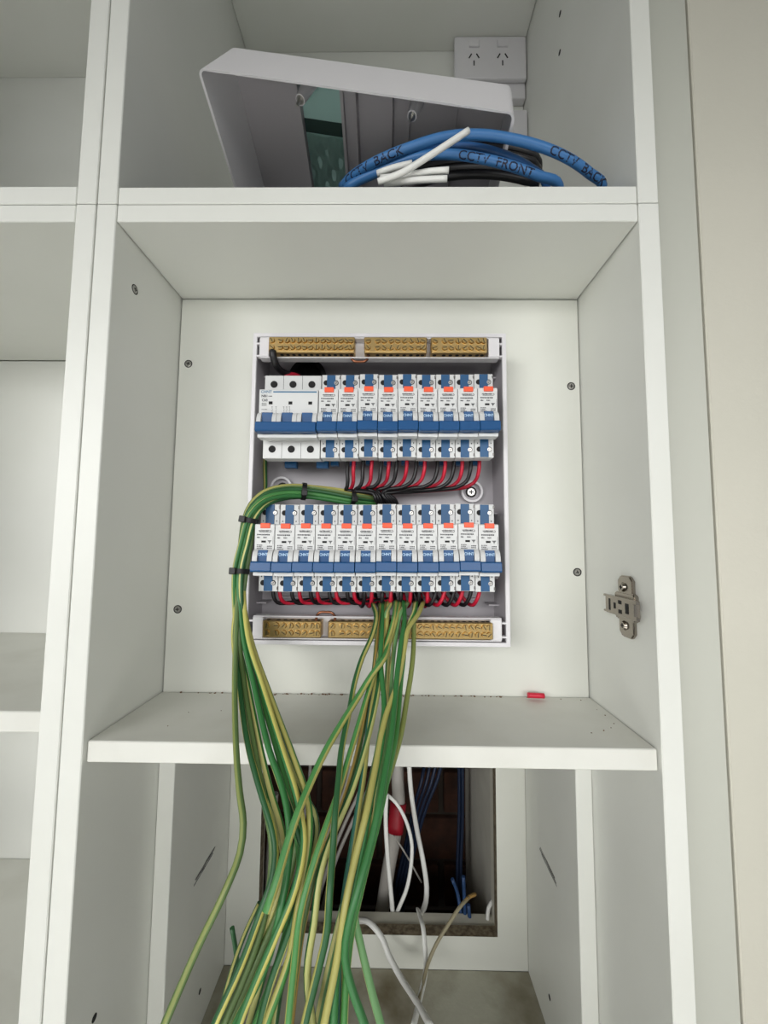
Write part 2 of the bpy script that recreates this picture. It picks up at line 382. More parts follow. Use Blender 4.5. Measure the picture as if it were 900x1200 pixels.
for k, zc in enumerate((0.118, -0.005)):
    bm = bmesh.new(); addbox(bm, EX0+0.006, EX1-0.006, 0.0935, 0.0955, zc-0.0175, zc+0.0175); addbox(bm, EX0+0.006, EX1-0.006, 0.0955, BY-0.003, zc-0.010, zc+0.010)
    obj('mounting_rail', bm, 'rail', en)
for x, z in ((-0.1010, 0.057), (0.1010, 0.054)):
    bm = bmesh.new(); addring(bm, (x, BY-0.003, z), (0, -1, 0), 0.0092, 0.0115, 0.006, 28)
    bo = smooth(obj('screw_boss', bm, 'abs', en))
    bm = screw_bm(0.0048); smooth(obj('screw', bm, ['steel', 'hole'], bo, (x, BY-0.0032, z)))
bm = bmesh.new(); addring(bm, (-0.075, BY-0.003, 0.176), (0, -1, 0), 0.0150, 0.0200, 0.010, 32); addcyl(bm, (-0.075, BY-0.003, 0.176), (0, -1, 0), 0.0151, 0.001, 28)
smooth(obj('cable_bush', bm, 'black', en))

# ---------------------------------------------------------------- brass terminal bars
def tscrew():
    bm = bmesh.new(); addcyl(bm, (0, 0, 0), (0, -1, 0), 0.0029, 0.0018, 12, 0.0024); addbox(bm, -0.0021, 0.0021, -0.0020, -0.0017, -0.0003, 0.0003, 1); return bm
tsm = None
def terminal_bar(label, z0, z1, blocks, cx0, cx1, up):
    global tsm
    t = thing('terminal_bar', label, 'terminal bar')
    cz0, cz1 = (z0-0.0026, z1+0.0006) if up else (z0-0.0014, z1+0.0026)
    bm = bmesh.new(); addbox(bm, cx0, cx1, 0.0665, 0.070, cz0, cz1)
    addbox(bm, cx0, cx1, 0.0575, 0.0665, cz0-0.0012, cz0); addbox(bm, cx0, cx1, 0.0575, 0.0665, cz1, cz1+0.0012)
    addbox(bm, cx0, cx0+0.0095, 0.0568, 0.0665, cz0, cz1); addbox(bm, cx1-0.0105, cx1, 0.0568, 0.0665, cz0, cz1)
    bmesh.ops.bevel(bm, geom=bm.edges[:], offset=0.0004, segments=1, affect='EDGES')
    obj('carrier', bm, 'abs', t)
    for x0, x1 in ((EX0+0.0026, cx0), (cx1, EX1-0.0026)):
        for z in (cz0+0.0022, cz1-0.004):
            obj('clip', box(x0, x1, 0.060, 0.066, z-0.0009, z+0.0009, 0.0003), 'abs', t)
    for bx0, bx1, cols in blocks:
        b = obj('terminal_block', box(bx0, bx1, 0.0535, 0.0664, z0, z1, 0.0007), 'brass', t)
        hb = bmesh.new(); n = len(cols); zz = z0 if up else z1; s = -1 if up else 1
        for x in cols: addcyl(hb, (x, 0.0595, zz - s*0.0002), (0, 0, s), 0.0019, 0.0004, 10)
        obj('wire_hole', hb, 'hole', b)['kind'] = 'stuff'
        for x in cols:
            for zf in (0.29, 0.73):
                loc = (x + random.uniform(-0.0002, 0.0002), 0.0536, z0 + (z1-z0)*zf)
                rot = (0, random.uniform(0, PI), 0)
                if tsm is None: q = obj('terminal_screw', tscrew(), ['brass2', 'hole'], b, loc, rot); tsm = q.data
                else: obj('terminal_screw', tsm, None, b, loc, rot)
    return t
def spread(a, b, n, e): 
    inner = [a + e*2.1 + (b-a-3.5*e)*i/(n-3) for i in range(n-2)]
    return [a+e*0.62] + inner + [b-e*0.62]
B = 0.0056
tb1 = terminal_bar('brass neutral terminal bar in a white holder along the top of the switchboard', 0.1830, 0.1985,
    [(-0.1047, -0.0210, spread(-0.1047, -0.0210, 14, B)), (-0.0118, 0.0490, spread(-0.0118, 0.0490, 9, B*1.1)), (0.0531, 0.1071, spread(0.0531, 0.1071, 8, B*1.1))], -0.1148, 0.1198, True)
tb2 = terminal_bar('brass earth terminal bar in a white holder along the bottom of the switchboard', -0.0882, -0.0732,
    [(-0.1020, -0.0480, spread(-0.1020, -0.0480, 8, B*1.1)), (-0.0417, 0.0190, spread(-0.0417, 0.0190, 9, B*1.1)), (0.0255, 0.1095, spread(0.0255, 0.1095, 14, B))], -0.1125, 0.1185, False)
smooth(obj('link_wire', tube([(-0.0245, 0.060, 0.186), (-0.0245, 0.060, 0.180), (-0.0215, 0.059, 0.1765), (-0.0165, 0.059, 0.1760), (-0.0115, 0.059, 0.1765), (-0.0085, 0.060, 0.180), (-0.0085, 0.060, 0.186)], 0.0013, 8, 0.001), 'copper', tb1))
smooth(obj('link_wire', tube([(-0.0535, 0.060, -0.076), (-0.0535, 0.060, -0.070), (-0.0505, 0.059, -0.0663), (-0.0445, 0.059, -0.0658), (-0.0395, 0.059, -0.0663), (-0.0365, 0.060, -0.070), (-0.0365, 0.060, -0.076)], 0.0013, 8, 0.001), 'copper', tb2))

# ---------------------------------------------------------------- breakers
RAILY = 0.092
def body_profile():
    return [(0.0, -0.034), (-0.030, -0.040), (-0.044, -0.040), (-0.044, -0.0225), (-0.0552, -0.0225), (-0.059, -0.0205), (-0.059, 0.0205), (-0.0575, 0.0210), (-0.044, 0.0210), (-0.044, 0.040), (-0.030, 0.040), (0.0, 0.034)]
def cheek_profile():
    pts = []
    for k in range(9):
        a = PI*k/8; pts.append((-0.0588 - 0.0062*math.sin(a), -0.0115 - 0.0100*math.cos(a)))
    return pts
def dashes(bm, x0, x1, z, h, y=-0.0591):
    x = x0
    while x < x1 - 0.0003:
        wd = random.uniform(0.0004, 0.0009); addbox(bm, x, min(x+wd, x1), y-0.00006, y+0.00005, z-h/2*random.uniform(0.6, 1), z+h/2*random.uniform(0.6, 1)); x += wd + random.uniform(0.00018, 0.0004)
def hole_bm():
    bm = bmesh.new(); addcyl(bm, (0, 0, 0), (0, -1, 0), 0.0025, 0.0003, 18); return bm
def hscrew_bm():
    bm = bmesh.new(); addring(bm, (0.0002, -0.0003, -0.0001), (0, -1, 0), 0.0011, 0.0018, 0.0003, 16); addcyl(bm, (0.0002, -0.0003, -0.0001), (0, -1, 0), 0.0011, 0.00015, 14, mi=1)
    addbox(bm, -0.0013, 0.0017, -0.00075, -0.0004, -0.0004, 0.0002, 0); return bm
HOLE = SCR = None
def holes(parent, spots):
    global HOLE, SCR
    for x, z, metal in spots:
        if HOLE is None: h = obj('terminal_hole', hole_bm(), 'hole', parent, (x, -0.0441, z)); HOLE = h.data
        else: h = obj('terminal_hole', HOLE, None, parent, (x, -0.0441, z))
        if metal:
            if SCR is None: s = obj('terminal_screw', hscrew_bm(), ['steel', 'darksteel'], h, (0, 0, 0), (0, 0.6, 0)); SCR = s.data
            else: obj('terminal_screw', SCR, None, h, (0, 0, 0), (0, random.uniform(0, 3), 0))
TOG = textmesh('CHNT', 0.0032, 0.00005, bold=0.00008)
def rcbo(name, label, loc, group, button):
    t = thing(name, label, 'circuit breaker', loc, group); hw = 0.00875
    bm = prism(body_profile(), -hw, hw); bmesh.ops.bevel(bm, geom=bm.edges[:], offset=0.0004, segments=1, affect='EDGES'); obj('body', bm, 'bodyw', t)
    for a, b in ((0.0212, 0.0396), (-0.0396, -0.0227)): obj('blue_insert', box(-0.0040, 0.0040, -0.0446, -0.043, a, b, 0.0002), 'blue', t)
    for a, b in ((-hw+0.0002, -0.0044), (0.0044, hw-0.0002)):
        smooth(obj('cheek', prism(cheek_profile(), a, b), 'bodyw', t), 0.7)
    # toggle: narrow stem and full-width bar
    bm = bmesh.new(); addbox(bm, -0.0042, 0.0042, -0.0624, -0.0588, -0.0150, -0.0020)
    pts = [(-0.0600, -0.0210), (-0.0675, -0.0208), (-0.0688, -0.0195), (-0.0680, -0.0125), (-0.0665, -0.0116), (-0.0600, -0.0120)]
    prism(pts, -0.0088, 0.0088, 0, bm); bmesh.ops.bevel(bm, geom=bm.edges[:], offset=0.0003, segments=1, affect='EDGES')
    tg = obj('toggle', bm, 'bluet', t)
    obj('lettering', TOG, 'inkl', tg, (0, -0.0625, -0.0058), (PI/2, 0, 0))
    obj('lip', box(-hw, hw, -0.0605, -0.050, -0.0245, -0.0214, 0.0003), 'bodyw', t)
    obj('test_button', box(-0.0036, 0.0048, -0.0602, -0.056, 0.0172, 0.0217, 0.0003), button, t)
    obj('indicator_window', box(-0.0026, 0.0014, -0.0593, -0.0585, 0.0045, 0.0062, 0), 'hole', t)
    bm = bmesh.new()
    pl = [(-0.0052 + 0.0098*k/10, 0.0146 - 0.0004*math.sin(k/10*PI)) for k in range(11)]
    dashes(bm, -0.0052, 0.0040, 0.0149, 0.0013); dashes(bm, -0.0066, 0.0046, 0.0114, 0.0014); dashes(bm, -0.0066, -0.0036, 0.0090, 0.0014); dashes(bm, -0.0010, 0.0020, 0.0090, 0.0014)
    for q in range(3): dashes(bm, -0.0065, (-0.0012, -0.0018, -0.0006)[q], 0.0022 - q*0.0015, 0.0010)
    for q in range(2): dashes(bm, 0.0026, 0.0068, 0.0012 - q*0.0016, 0.0010)
    addbox(bm, -0.0046, 0.0048, -0.05916, -0.05905, 0.0135, 0.0139)
    # curved end of the printed emblem and the small triangle
    for q in range(8):
        a = -PI/2 + PI*q/7; c = (0.0048 + 0.0010*math.cos(a), 0.0145 + 0.0008*math.sin(a)); addbox(bm, c[0]-0.0002, c[0]+0.0002, -0.05916, -0.05905, c[1]-0.0002, c[1]+0.0002)
    for dz, hwid in ((0.0062, 0.0017), (0.0056, 0.0012), (0.0050, 0.0007)): addbox(bm, 0.0046-hwid, 0.0046+hwid, -0.05916, -0.05905, dz-0.00022, dz+0.00022)
    addbox(bm, 0.0044, 0.0048, -0.05916, -0.05905, 0.0036, 0.0048); addbox(bm, 0.0076, 0.0078, -0.05916, -0.05905, 0.0030, 0.0100)
    for x, z in ((-0.0062, 0.0244), (0.0062, 0.0244), (-0.0062, -0.0265), (0.0062, -0.0265)): addbox(bm, x-0.0004, x+0.0004, -0.0442, -0.0439, z-0.0006, z+0.0006)
    obj('printed_marks', bm, 'ink', t)['kind'] = 'stuff'
    holes(t, ((-0.0047, 0.0322, False), (0.0045, 0.0322, True), (-0.0047, -0.0322, False), (0.0045, -0.0322, True)))
    for z in (0.0372, -0.0372): obj('rivet', box(0.0078, 0.0092, -0.0443, -0.040, z-0.0012, z+0.0016, 0.0002), 'darksteel', t)
    bm = bmesh.new(); addbox(bm, -0.0040, 0.0040, -0.012, -0.004, -0.0405, -0.036); obj('rail_clip', bm, 'blue', t)
    return t
def rcbo_row(x0, n, zc, row, first_ord):
    pass
protoR = rcbo('circuit_breaker', '', (0, RAILY, 0), '', 'red')
def setbutton(t, m):
    for c in t.children:
        if c.name.split('.')[0] == 'test_button' and m == 'orange':
            c.data = BTN_O
BTN_O = [c for c in protoR.children if c.name == 'test_button'][0].data.copy(); BTN_O.materials.clear(); BTN_O.materials.append(M['orange'])
first = True
UP = ['second after the main switch', 'third after the main switch', 'fourth after the main switch', 'fifth after the main switch', 'sixth after the main switch', 'third from the right', 'second from the right', 'at the right end']
def place(x, z, label, group, col, tilt):
    global first
    if first: t = protoR; first = False
    else: t = copy_tree(protoR)
    t.location = (x, RAILY + random.uniform(-0.0006, 0.0006), z + random.uniform(-0.0005, 0.0005)); t.rotation_euler = (0, tilt, 0); t['label'] = label; t['group'] = group; setbutton(t, col)
upl = ['slim blue and white circuit breaker directly beside the three pole main switch'] + ['slim blue and white circuit breaker in the upper row, %s' % u for u in UP]
ucol = ['orange', 'red', 'orange', 'red', 'red', 'orange', 'red', 'orange', 'orange']
for k in range(9):
    place(-0.052 + 0.018*(k+0.5) + 0.0008, 0.1180 + 0.0014*(k/8), upl[k], 'breakers in the upper row', 'orange' if ucol[k] == 'orange' else 'red', 0)
lcol = ['red', 'orange', 'red', 'red', 'orange', 'red', 'red', 'red', 'red', 'red', 'orange', 'red']
for k in range(12):
    w_ = ORD[k] + (' from the left' if 0 < k < 11 else '')
    place(-0.1055 + 0.018*(k+0.5), -0.0062 + 0.0022*(k/11), 'slim blue and white circuit breaker in the lower row, %s' % w_, 'breakers in the lower row', lcol[k], 0)
# three pole main switch
ms = thing('main_switch', 'white three pole main switch with a wide blue toggle, upper left of switchboard', 'circuit breaker', (-0.0785, RAILY, 0.1172)); hw = 0.0268
bm = prism(body_profile(), -hw, hw); bmesh.ops.bevel(bm, geom=bm.edges[:], offset=0.0004, segments=1, affect='EDGES'); obj('body', bm, 'bodyw', ms)
for c in (-0.018, 0.0, 0.018):
    for a, b in ((c-0.0088, c-0.0050), (c+0.0050, c+0.0088)): smooth(obj('cheek', prism(cheek_profile(), a, b), 'bodyw', ms), 0.7)
bm = bmesh.new()
for c in (-0.018, 0.0, 0.018): addbox(bm, c-0.0048, c+0.0048, -0.0624, -0.0588, -0.0150, -0.0020)
prism([(-0.0600, -0.0210), (-0.0675, -0.0208), (-0.0688, -0.0195), (-0.0680, -0.0125), (-0.0665, -0.0116), (-0.0600, -0.0120)], -0.0268, 0.0268, 0, bm)
bmesh.ops.bevel(bm, geom=bm.edges[:], offset=0.0003, segments=1, affect='EDGES'); obj('toggle', bm, 'bluet', ms)
obj('lip', box(-hw, hw, -0.0605, -0.050, -0.0245, -0.0214, 0.0003), 'bodyw', ms)
for c in (-0.018, 0.0, 0.018): obj('indicator_window', box(c+0.0002, c+0.0036, -0.0593, -0.0585, 0.0065, 0.0092, 0), 'hole', ms)
for c in (-0.009, 0.009):
    for a, b in ((0.0215, 0.0398), (-0.0398, -0.0250)): obj('pole_seam', box(c-0.00015, c+0.00015, -0.0441, -0.043, a, b, 0), 'ink', ms)
obj('blue_stripe', box(-0.0140, 0.0255, -0.05925, -0.0585, 0.0176, 0.0187, 0), 'inkb', ms)
obj('lettering', textmesh('CHNT', 0.0036, 0.00006, bold=0.00004), 'inkb', ms, (-0.0203, -0.05912, 0.0181), (PI/2, 0, 0))
obj('lettering', textmesh('NB1', 0.0032, 0.00006, bold=0.00005), 'ink', ms, (-0.0218, -0.05912, 0.0142), (PI/2, 0, 0))
obj('lettering', textmesh('C63', 0.0032, 0.00006, bold=0.00005), 'ink', ms, (-0.0216, -0.05912, 0.0103), (PI/2, 0, 0))
bm = bmesh.new(); dashes(bm, -0.0182, -0.0150, 0.0141, 0.0010)
for q in range(3): dashes(bm, -0.0242, -0.0196, 0.0075 - q*0.0010, 0.0005)
dashes(bm, -0.0242, -0.0190, 0.0018, 0.0005); dashes(bm, -0.0242, -0.0140, -0.0012, 0.0006)
for x in (-0.0148, -0.0112, -0.0042, -0.0016, 0.0010):
    for q in range(4): addbox(bm, x + 0.0003*(q % 2), x+0.0003 + 0.0003*(q % 2), -0.05916, -0.05905, 0.0036 - q*0.0014 - 0.0009, 0.0036 - q*0.0014)
    addbox(bm, x-0.0005, x+0.0007, -0.05916, -0.05905, 0.0040, 0.0044)
obj('printed_marks', bm, 'ink', ms)['kind'] = 'stuff'
for x in (-0.0180, 0.0, 0.0180):
    for z in (0.0312, -0.0312):
        h = obj('terminal_hole', HOLE, None, ms, (x, -0.0441, z)); h.scale = (1.35, 1, 1.35)
for x in (-0.0075, 0.0245): obj('rail_clip', box(x-0.006, x+0.006, -0.016, -0.008, -0.0435, -0.036, 0.0004), 'blue', ms)

# ---------------------------------------------------------------- wires inside the switchboard
NUM = {'ru': 0, 'bu': 0, 'rl': 0, 'bl': 0}
for c, pts in [["r",[[-0.0215,0.0715,0.082],[-0.0222,0.0715,0.07],[-0.0224,0.076,0.0604],[-0.0243,0.079,0.0544],[-0.0266,0.082,0.0526],[-0.0021,0.083,0.0485],[-0.0003,0.083,0.0433],[0.0048,0.093,0.0364]]],["b",[[-0.0272,0.0691,0.0814],[-0.0277,0.0675,0.0692],[-0.0272,0.068,0.0592],[-0.0283,0.071,0.0532],[-0.0296,0.074,0.0515],[-0.0018,0.075,0.0476],[-0.0,0.075,0.0424],[0.0049,0.0882,0.036]]],["r",[[-0.0037,0.072,0.0822],[-0.0045,0.0724,0.0703],[-0.0057,0.0778,0.0608],[-0.0098,0.0808,0.0552],[-0.0149,0.0838,0.0538],[0.0,0.0848,0.0488],[0.0024,0.0848,0.0435],[0.0074,0.0941,0.0365]]],["b",[[-0.0121,0.0696,0.0817],[-0.0127,0.0684,0.0695],[-0.0132,0.0698,0.0595],[-0.0162,0.0728,0.0541],[-0.0199,0.0758,0.0527],[0.0003,0.0768,0.0478],[0.0026,0.0768,0.0427],[0.0075,0.0893,0.0361]]],["r",[[0.0133,0.0726,0.0824],[0.0125,0.0733,0.0705],[0.0104,0.0796,0.0612],[0.0041,0.0826,0.0561],[-0.0036,0.0856,0.055],[0.0022,0.0866,0.049],[0.0052,0.0866,0.0437],[0.0101,0.0952,0.0366]]],["b",[[0.0057,0.0702,0.0819],[0.0049,0.0693,0.0698],[0.0033,0.0716,0.0599],[-0.0019,0.0746,0.0549],[-0.0083,0.0776,0.0539],[0.0024,0.0786,0.048],[0.0053,0.0786,0.0429],[0.0101,0.0904,0.0362]]],["r",[[0.0311,0.0731,0.0827],[0.0304,0.0742,0.0708],[0.0274,0.0814,0.0616],[0.0189,0.0844,0.0554],[0.0083,0.0874,0.0535],[0.0043,0.0884,0.0492],[0.008,0.0884,0.0439],[0.0127,0.0962,0.0368]]],["b",[[0.0209,0.0707,0.0821],[0.0201,0.0702,0.07],[0.0176,0.0734,0.0603],[0.0105,0.0764,0.0543],[0.0017,0.0794,0.0524],[0.0045,0.0804,0.0483],[0.0081,0.0804,0.0431],[0.0127,0.0914,0.0363]]],["r",[[0.0488,0.0715,0.0824],[0.048,0.0715,0.0704],[0.0446,0.076,0.0609],[0.0354,0.079,0.0553],[0.0239,0.082,0.0538],[0.0144,0.085,0.0524],[0.0066,0.083,0.0486],[0.0108,0.083,0.0434],[0.0154,0.093,0.0365]]],["b",[[0.0402,0.0691,0.0819],[0.0393,0.0675,0.0697],[0.0357,0.068,0.0596],[0.0265,0.071,0.0541],[0.0152,0.074,0.0527],[0.0101,0.077,0.0513],[0.0067,0.075,0.0476],[0.0108,0.075,0.0425],[0.0154,0.0882,0.0361]]],["r",[[0.0692,0.072,0.0827],[0.0683,0.0724,0.0707],[0.0653,0.0778,0.0613],[0.0561,0.0808,0.0562],[0.0447,0.0838,0.0551],[0.0249,0.0868,0.0514],[0.0087,0.0848,0.0488],[0.0136,0.0848,0.0436],[0.0181,0.0941,0.0366]]],["b",[[0.0613,0.0696,0.0821],[0.0603,0.0684,0.0699],[0.0567,0.0698,0.06],[0.0477,0.0728,0.055],[0.0365,0.0758,0.0539],[0.0208,0.0788,0.0503],[0.0088,0.0768,0.0478],[0.0136,0.0768,0.0427],[0.018,0.0893,0.0362]]],["r",[[0.0862,0.0726,0.0829],[0.0854,0.0733,0.071],[0.0827,0.0796,0.0617],[0.0736,0.0826,0.0555],[0.0623,0.0856,0.0537],[0.0337,0.0886,0.053],[0.0109,0.0866,0.0491],[0.0164,0.0866,0.0438],[0.0208,0.0952,0.0367]]],["b",[[0.0773,0.0702,0.0823],[0.0763,0.0693,0.0702],[0.0729,0.0716,0.0604],[0.0639,0.0746,0.0544],[0.0528,0.0776,0.0526],[0.029,0.0806,0.0519],[0.011,0.0786,0.0481],[0.0163,0.0786,0.0429],[0.0207,0.0904,0.0363]]],["r",[[0.1032,0.0731,0.0831],[0.1025,0.0742,0.0713],[0.1003,0.0814,0.0621],[0.0912,0.0844,0.0564],[0.08,0.0874,0.0549],[0.0426,0.0904,0.052],[0.0131,0.0884,0.0493],[0.0192,0.0884,0.044],[0.0235,0.0962,0.0368]]],["b",[[0.0943,0.0707,0.0825],[0.0932,0.0702,0.0705],[0.0901,0.0734,0.0608],[0.0812,0.0764,0.0553],[0.0701,0.0794,0.0538],[0.0377,0.0824,0.0509],[0.0131,0.0804,0.0483],[0.0191,0.0804,0.0432],[0.0233,0.0914,0.0364]]]]:
    q = NUM[c+'u']; NUM[c+'u'] += 1; w_ = ORD[q] if q < 7 else 'rightmost'
    n = ('red' if c == 'r' else 'black') + ' wire below the upper breaker row, %s of its colour%s' % (w_, '' if q in (0, 7) else ' from the left')
    tag(obj('wire', tube(pts, 0.0019, 8, 0.003), 'wred' if c == 'r' else 'wblack'), n, 'wire', ('red' if c == 'r' else 'black') + ' wires below the upper row')
for c, pts in [["r",[[-0.0916,0.07,-0.0443],[-0.091,0.0702,-0.0533],[-0.0883,0.075,-0.0597],[-0.0803,0.08,-0.0608],[-0.068,0.086,-0.0595],[-0.0552,0.0915,-0.0584]]],["b",[[-0.0982,0.07,-0.0444],[-0.0972,0.069,-0.0532],[-0.0942,0.072,-0.0593],[-0.0863,0.077,-0.0604],[-0.0742,0.083,-0.0591],[-0.0619,0.09,-0.0583]]],["r",[[-0.0725,0.07,-0.0442],[-0.0721,0.0712,-0.0533],[-0.0696,0.0775,-0.0599],[-0.0613,0.0825,-0.061],[-0.0486,0.0885,-0.0596],[-0.0353,0.0927,-0.0584]]],["b",[[-0.08,0.07,-0.0442],[-0.0793,0.07,-0.0532],[-0.0765,0.0745,-0.0595],[-0.0683,0.0795,-0.0606],[-0.0559,0.0855,-0.0593],[-0.043,0.0912,-0.0583]]],["r",[[-0.0551,0.07,-0.044],[-0.0549,0.0722,-0.0532],[-0.0524,0.08,-0.0601],[-0.0438,0.085,-0.0612],[-0.0308,0.091,-0.0598],[-0.0171,0.094,-0.0584]]],["b",[[-0.0618,0.07,-0.0441],[-0.0613,0.071,-0.0531],[-0.0586,0.077,-0.0597],[-0.0501,0.082,-0.0608],[-0.0373,0.088,-0.0595],[-0.024,0.0925,-0.0583]]],["r",[[-0.0369,0.07,-0.0438],[-0.0364,0.0702,-0.0528],[-0.0332,0.075,-0.0592],[-0.0245,0.08,-0.0602],[-0.0114,0.086,-0.0589],[0.0022,0.0915,-0.0578]]],["b",[[-0.0436,0.07,-0.0439],[-0.0428,0.069,-0.0527],[-0.0394,0.072,-0.0588],[-0.0309,0.077,-0.0598],[-0.018,0.083,-0.0585],[-0.0047,0.09,-0.0577]]],["r",[[-0.0196,0.07,-0.0436],[-0.0192,0.0712,-0.0528],[-0.0158,0.0775,-0.0594],[-0.0069,0.0825,-0.0604],[0.0066,0.0885,-0.0591],[0.0204,0.0927,-0.0578]]],["b",[[-0.0262,0.07,-0.0437],[-0.0257,0.07,-0.0527],[-0.0223,0.0745,-0.059],[-0.0135,0.0795,-0.06],[-0.0002,0.0855,-0.0587],[0.0135,0.0912,-0.0577]]],["r",[[-0.0027,0.07,-0.0435],[-0.0026,0.0712,-0.0534],[-0.0042,0.08,-0.0621],[-0.0067,0.089,-0.0644],[-0.0094,0.09,-0.0586],[-0.0107,0.096,-0.0534]]],["b",[[-0.0097,0.07,-0.0435],[-0.0096,0.07,-0.0533],[-0.0112,0.077,-0.0617],[-0.0139,0.086,-0.064],[-0.0168,0.09,-0.0587],[-0.0182,0.096,-0.0535]]],["r",[[0.0158,0.07,-0.0433],[0.0159,0.0692,-0.0529],[0.0148,0.075,-0.0611],[0.0127,0.084,-0.0634],[0.01,0.09,-0.0584],[0.009,0.096,-0.0532]]],["b",[[0.0076,0.07,-0.0434],[0.0077,0.068,-0.0529],[0.0065,0.072,-0.0607],[0.0042,0.081,-0.063],[0.0014,0.09,-0.0585],[0.0003,0.096,-0.0533]]],["r",[[0.0348,0.07,-0.0431],[0.0348,0.0702,-0.0529],[0.034,0.0775,-0.0613],[0.0323,0.0865,-0.0636],[0.0299,0.09,-0.0582],[0.0292,0.096,-0.053]]],["b",[[0.0257,0.07,-0.0432],[0.0257,0.069,-0.0528],[0.0247,0.0745,-0.061],[0.0229,0.0835,-0.0632],[0.0204,0.09,-0.0583],[0.0196,0.096,-0.0531]]],["r",[[0.0512,0.07,-0.0429],[0.0513,0.0712,-0.0529],[0.0509,0.08,-0.0615],[0.0496,0.089,-0.0638],[0.0471,0.09,-0.058],[0.0468,0.096,-0.0528]]],["b",[[0.043,0.07,-0.043],[0.043,0.07,-0.0528],[0.0423,0.077,-0.0612],[0.0408,0.086,-0.0634],[0.0385,0.09,-0.0581],[0.038,0.096,-0.0529]]],["r",[[0.0685,0.07,-0.0428],[0.0659,0.0695,-0.0525],[0.0617,0.075,-0.0606],[0.0567,0.083,-0.0594],[0.0521,0.088,-0.0535],[0.0493,0.095,-0.0492]]],["b",[[0.0603,0.07,-0.0429],[0.0576,0.068,-0.0524],[0.0531,0.072,-0.0603],[0.048,0.08,-0.0591],[0.0435,0.088,-0.0535],[0.0405,0.095,-0.0493]]],["r",[[0.0857,0.07,-0.0426],[0.0833,0.0708,-0.0525],[0.0795,0.0775,-0.0609],[0.0749,0.0855,-0.0596],[0.0702,0.088,-0.0533],[0.0677,0.095,-0.049]]],["b",[[0.0775,0.07,-0.0427],[0.0749,0.0692,-0.0524],[0.0707,0.0745,-0.0605],[0.066,0.0825,-0.0593],[0.0616,0.088,-0.0534],[0.0589,0.095,-0.0491]]],["r",[[0.1021,0.07,-0.0424],[0.1,0.072,-0.0525],[0.0967,0.08,-0.0611],[0.0924,0.088,-0.0598],[0.0873,0.088,-0.0531],[0.0851,0.095,-0.0489]]],["b",[[0.0939,0.07,-0.0425],[0.0915,0.0705,-0.0524],[0.0877,0.077,-0.0607],[0.0833,0.085,-0.0595],[0.0787,0.088,-0.0532],[0.0764,0.095,-0.049]]]]:
    q = NUM[c+'l']; NUM[c+'l'] += 1; w_ = ORD[q]
    n = ('red' if c == 'r' else 'black') + ' wire below the lower breaker row, %s of its colour%s' % (w_, '' if q in (0, 11) else ' from the left')
    tag(obj('wire', tube(pts, 0.0019, 8, 0.003), 'wred' if c == 'r' else 'wblack'), n, 'wire', ('red' if c == 'r' else 'black') + ' wires below the lower row')
tag(obj('cable', tube([[-0.1006,0.0535,0.1843],[-0.1,0.0535,0.1792],[-0.0986,0.058,0.1727],[-0.0956,0.072,0.1711],[-0.0889,0.08,0.1715],[-0.0815,0.09,0.1745]], 0.0034, 10, 0.003), 'wblack'), 'thick black cable from the top brass bar curling behind the main switch', 'cable')
tag(obj('wire', tube([[-0.0943,0.074,0.1675],[-0.0884,0.078,0.1715],[-0.0815,0.086,0.1727]], 0.0022, 8, 0.003), 'wred'), 'short red wire end showing above the main switch', 'wire')

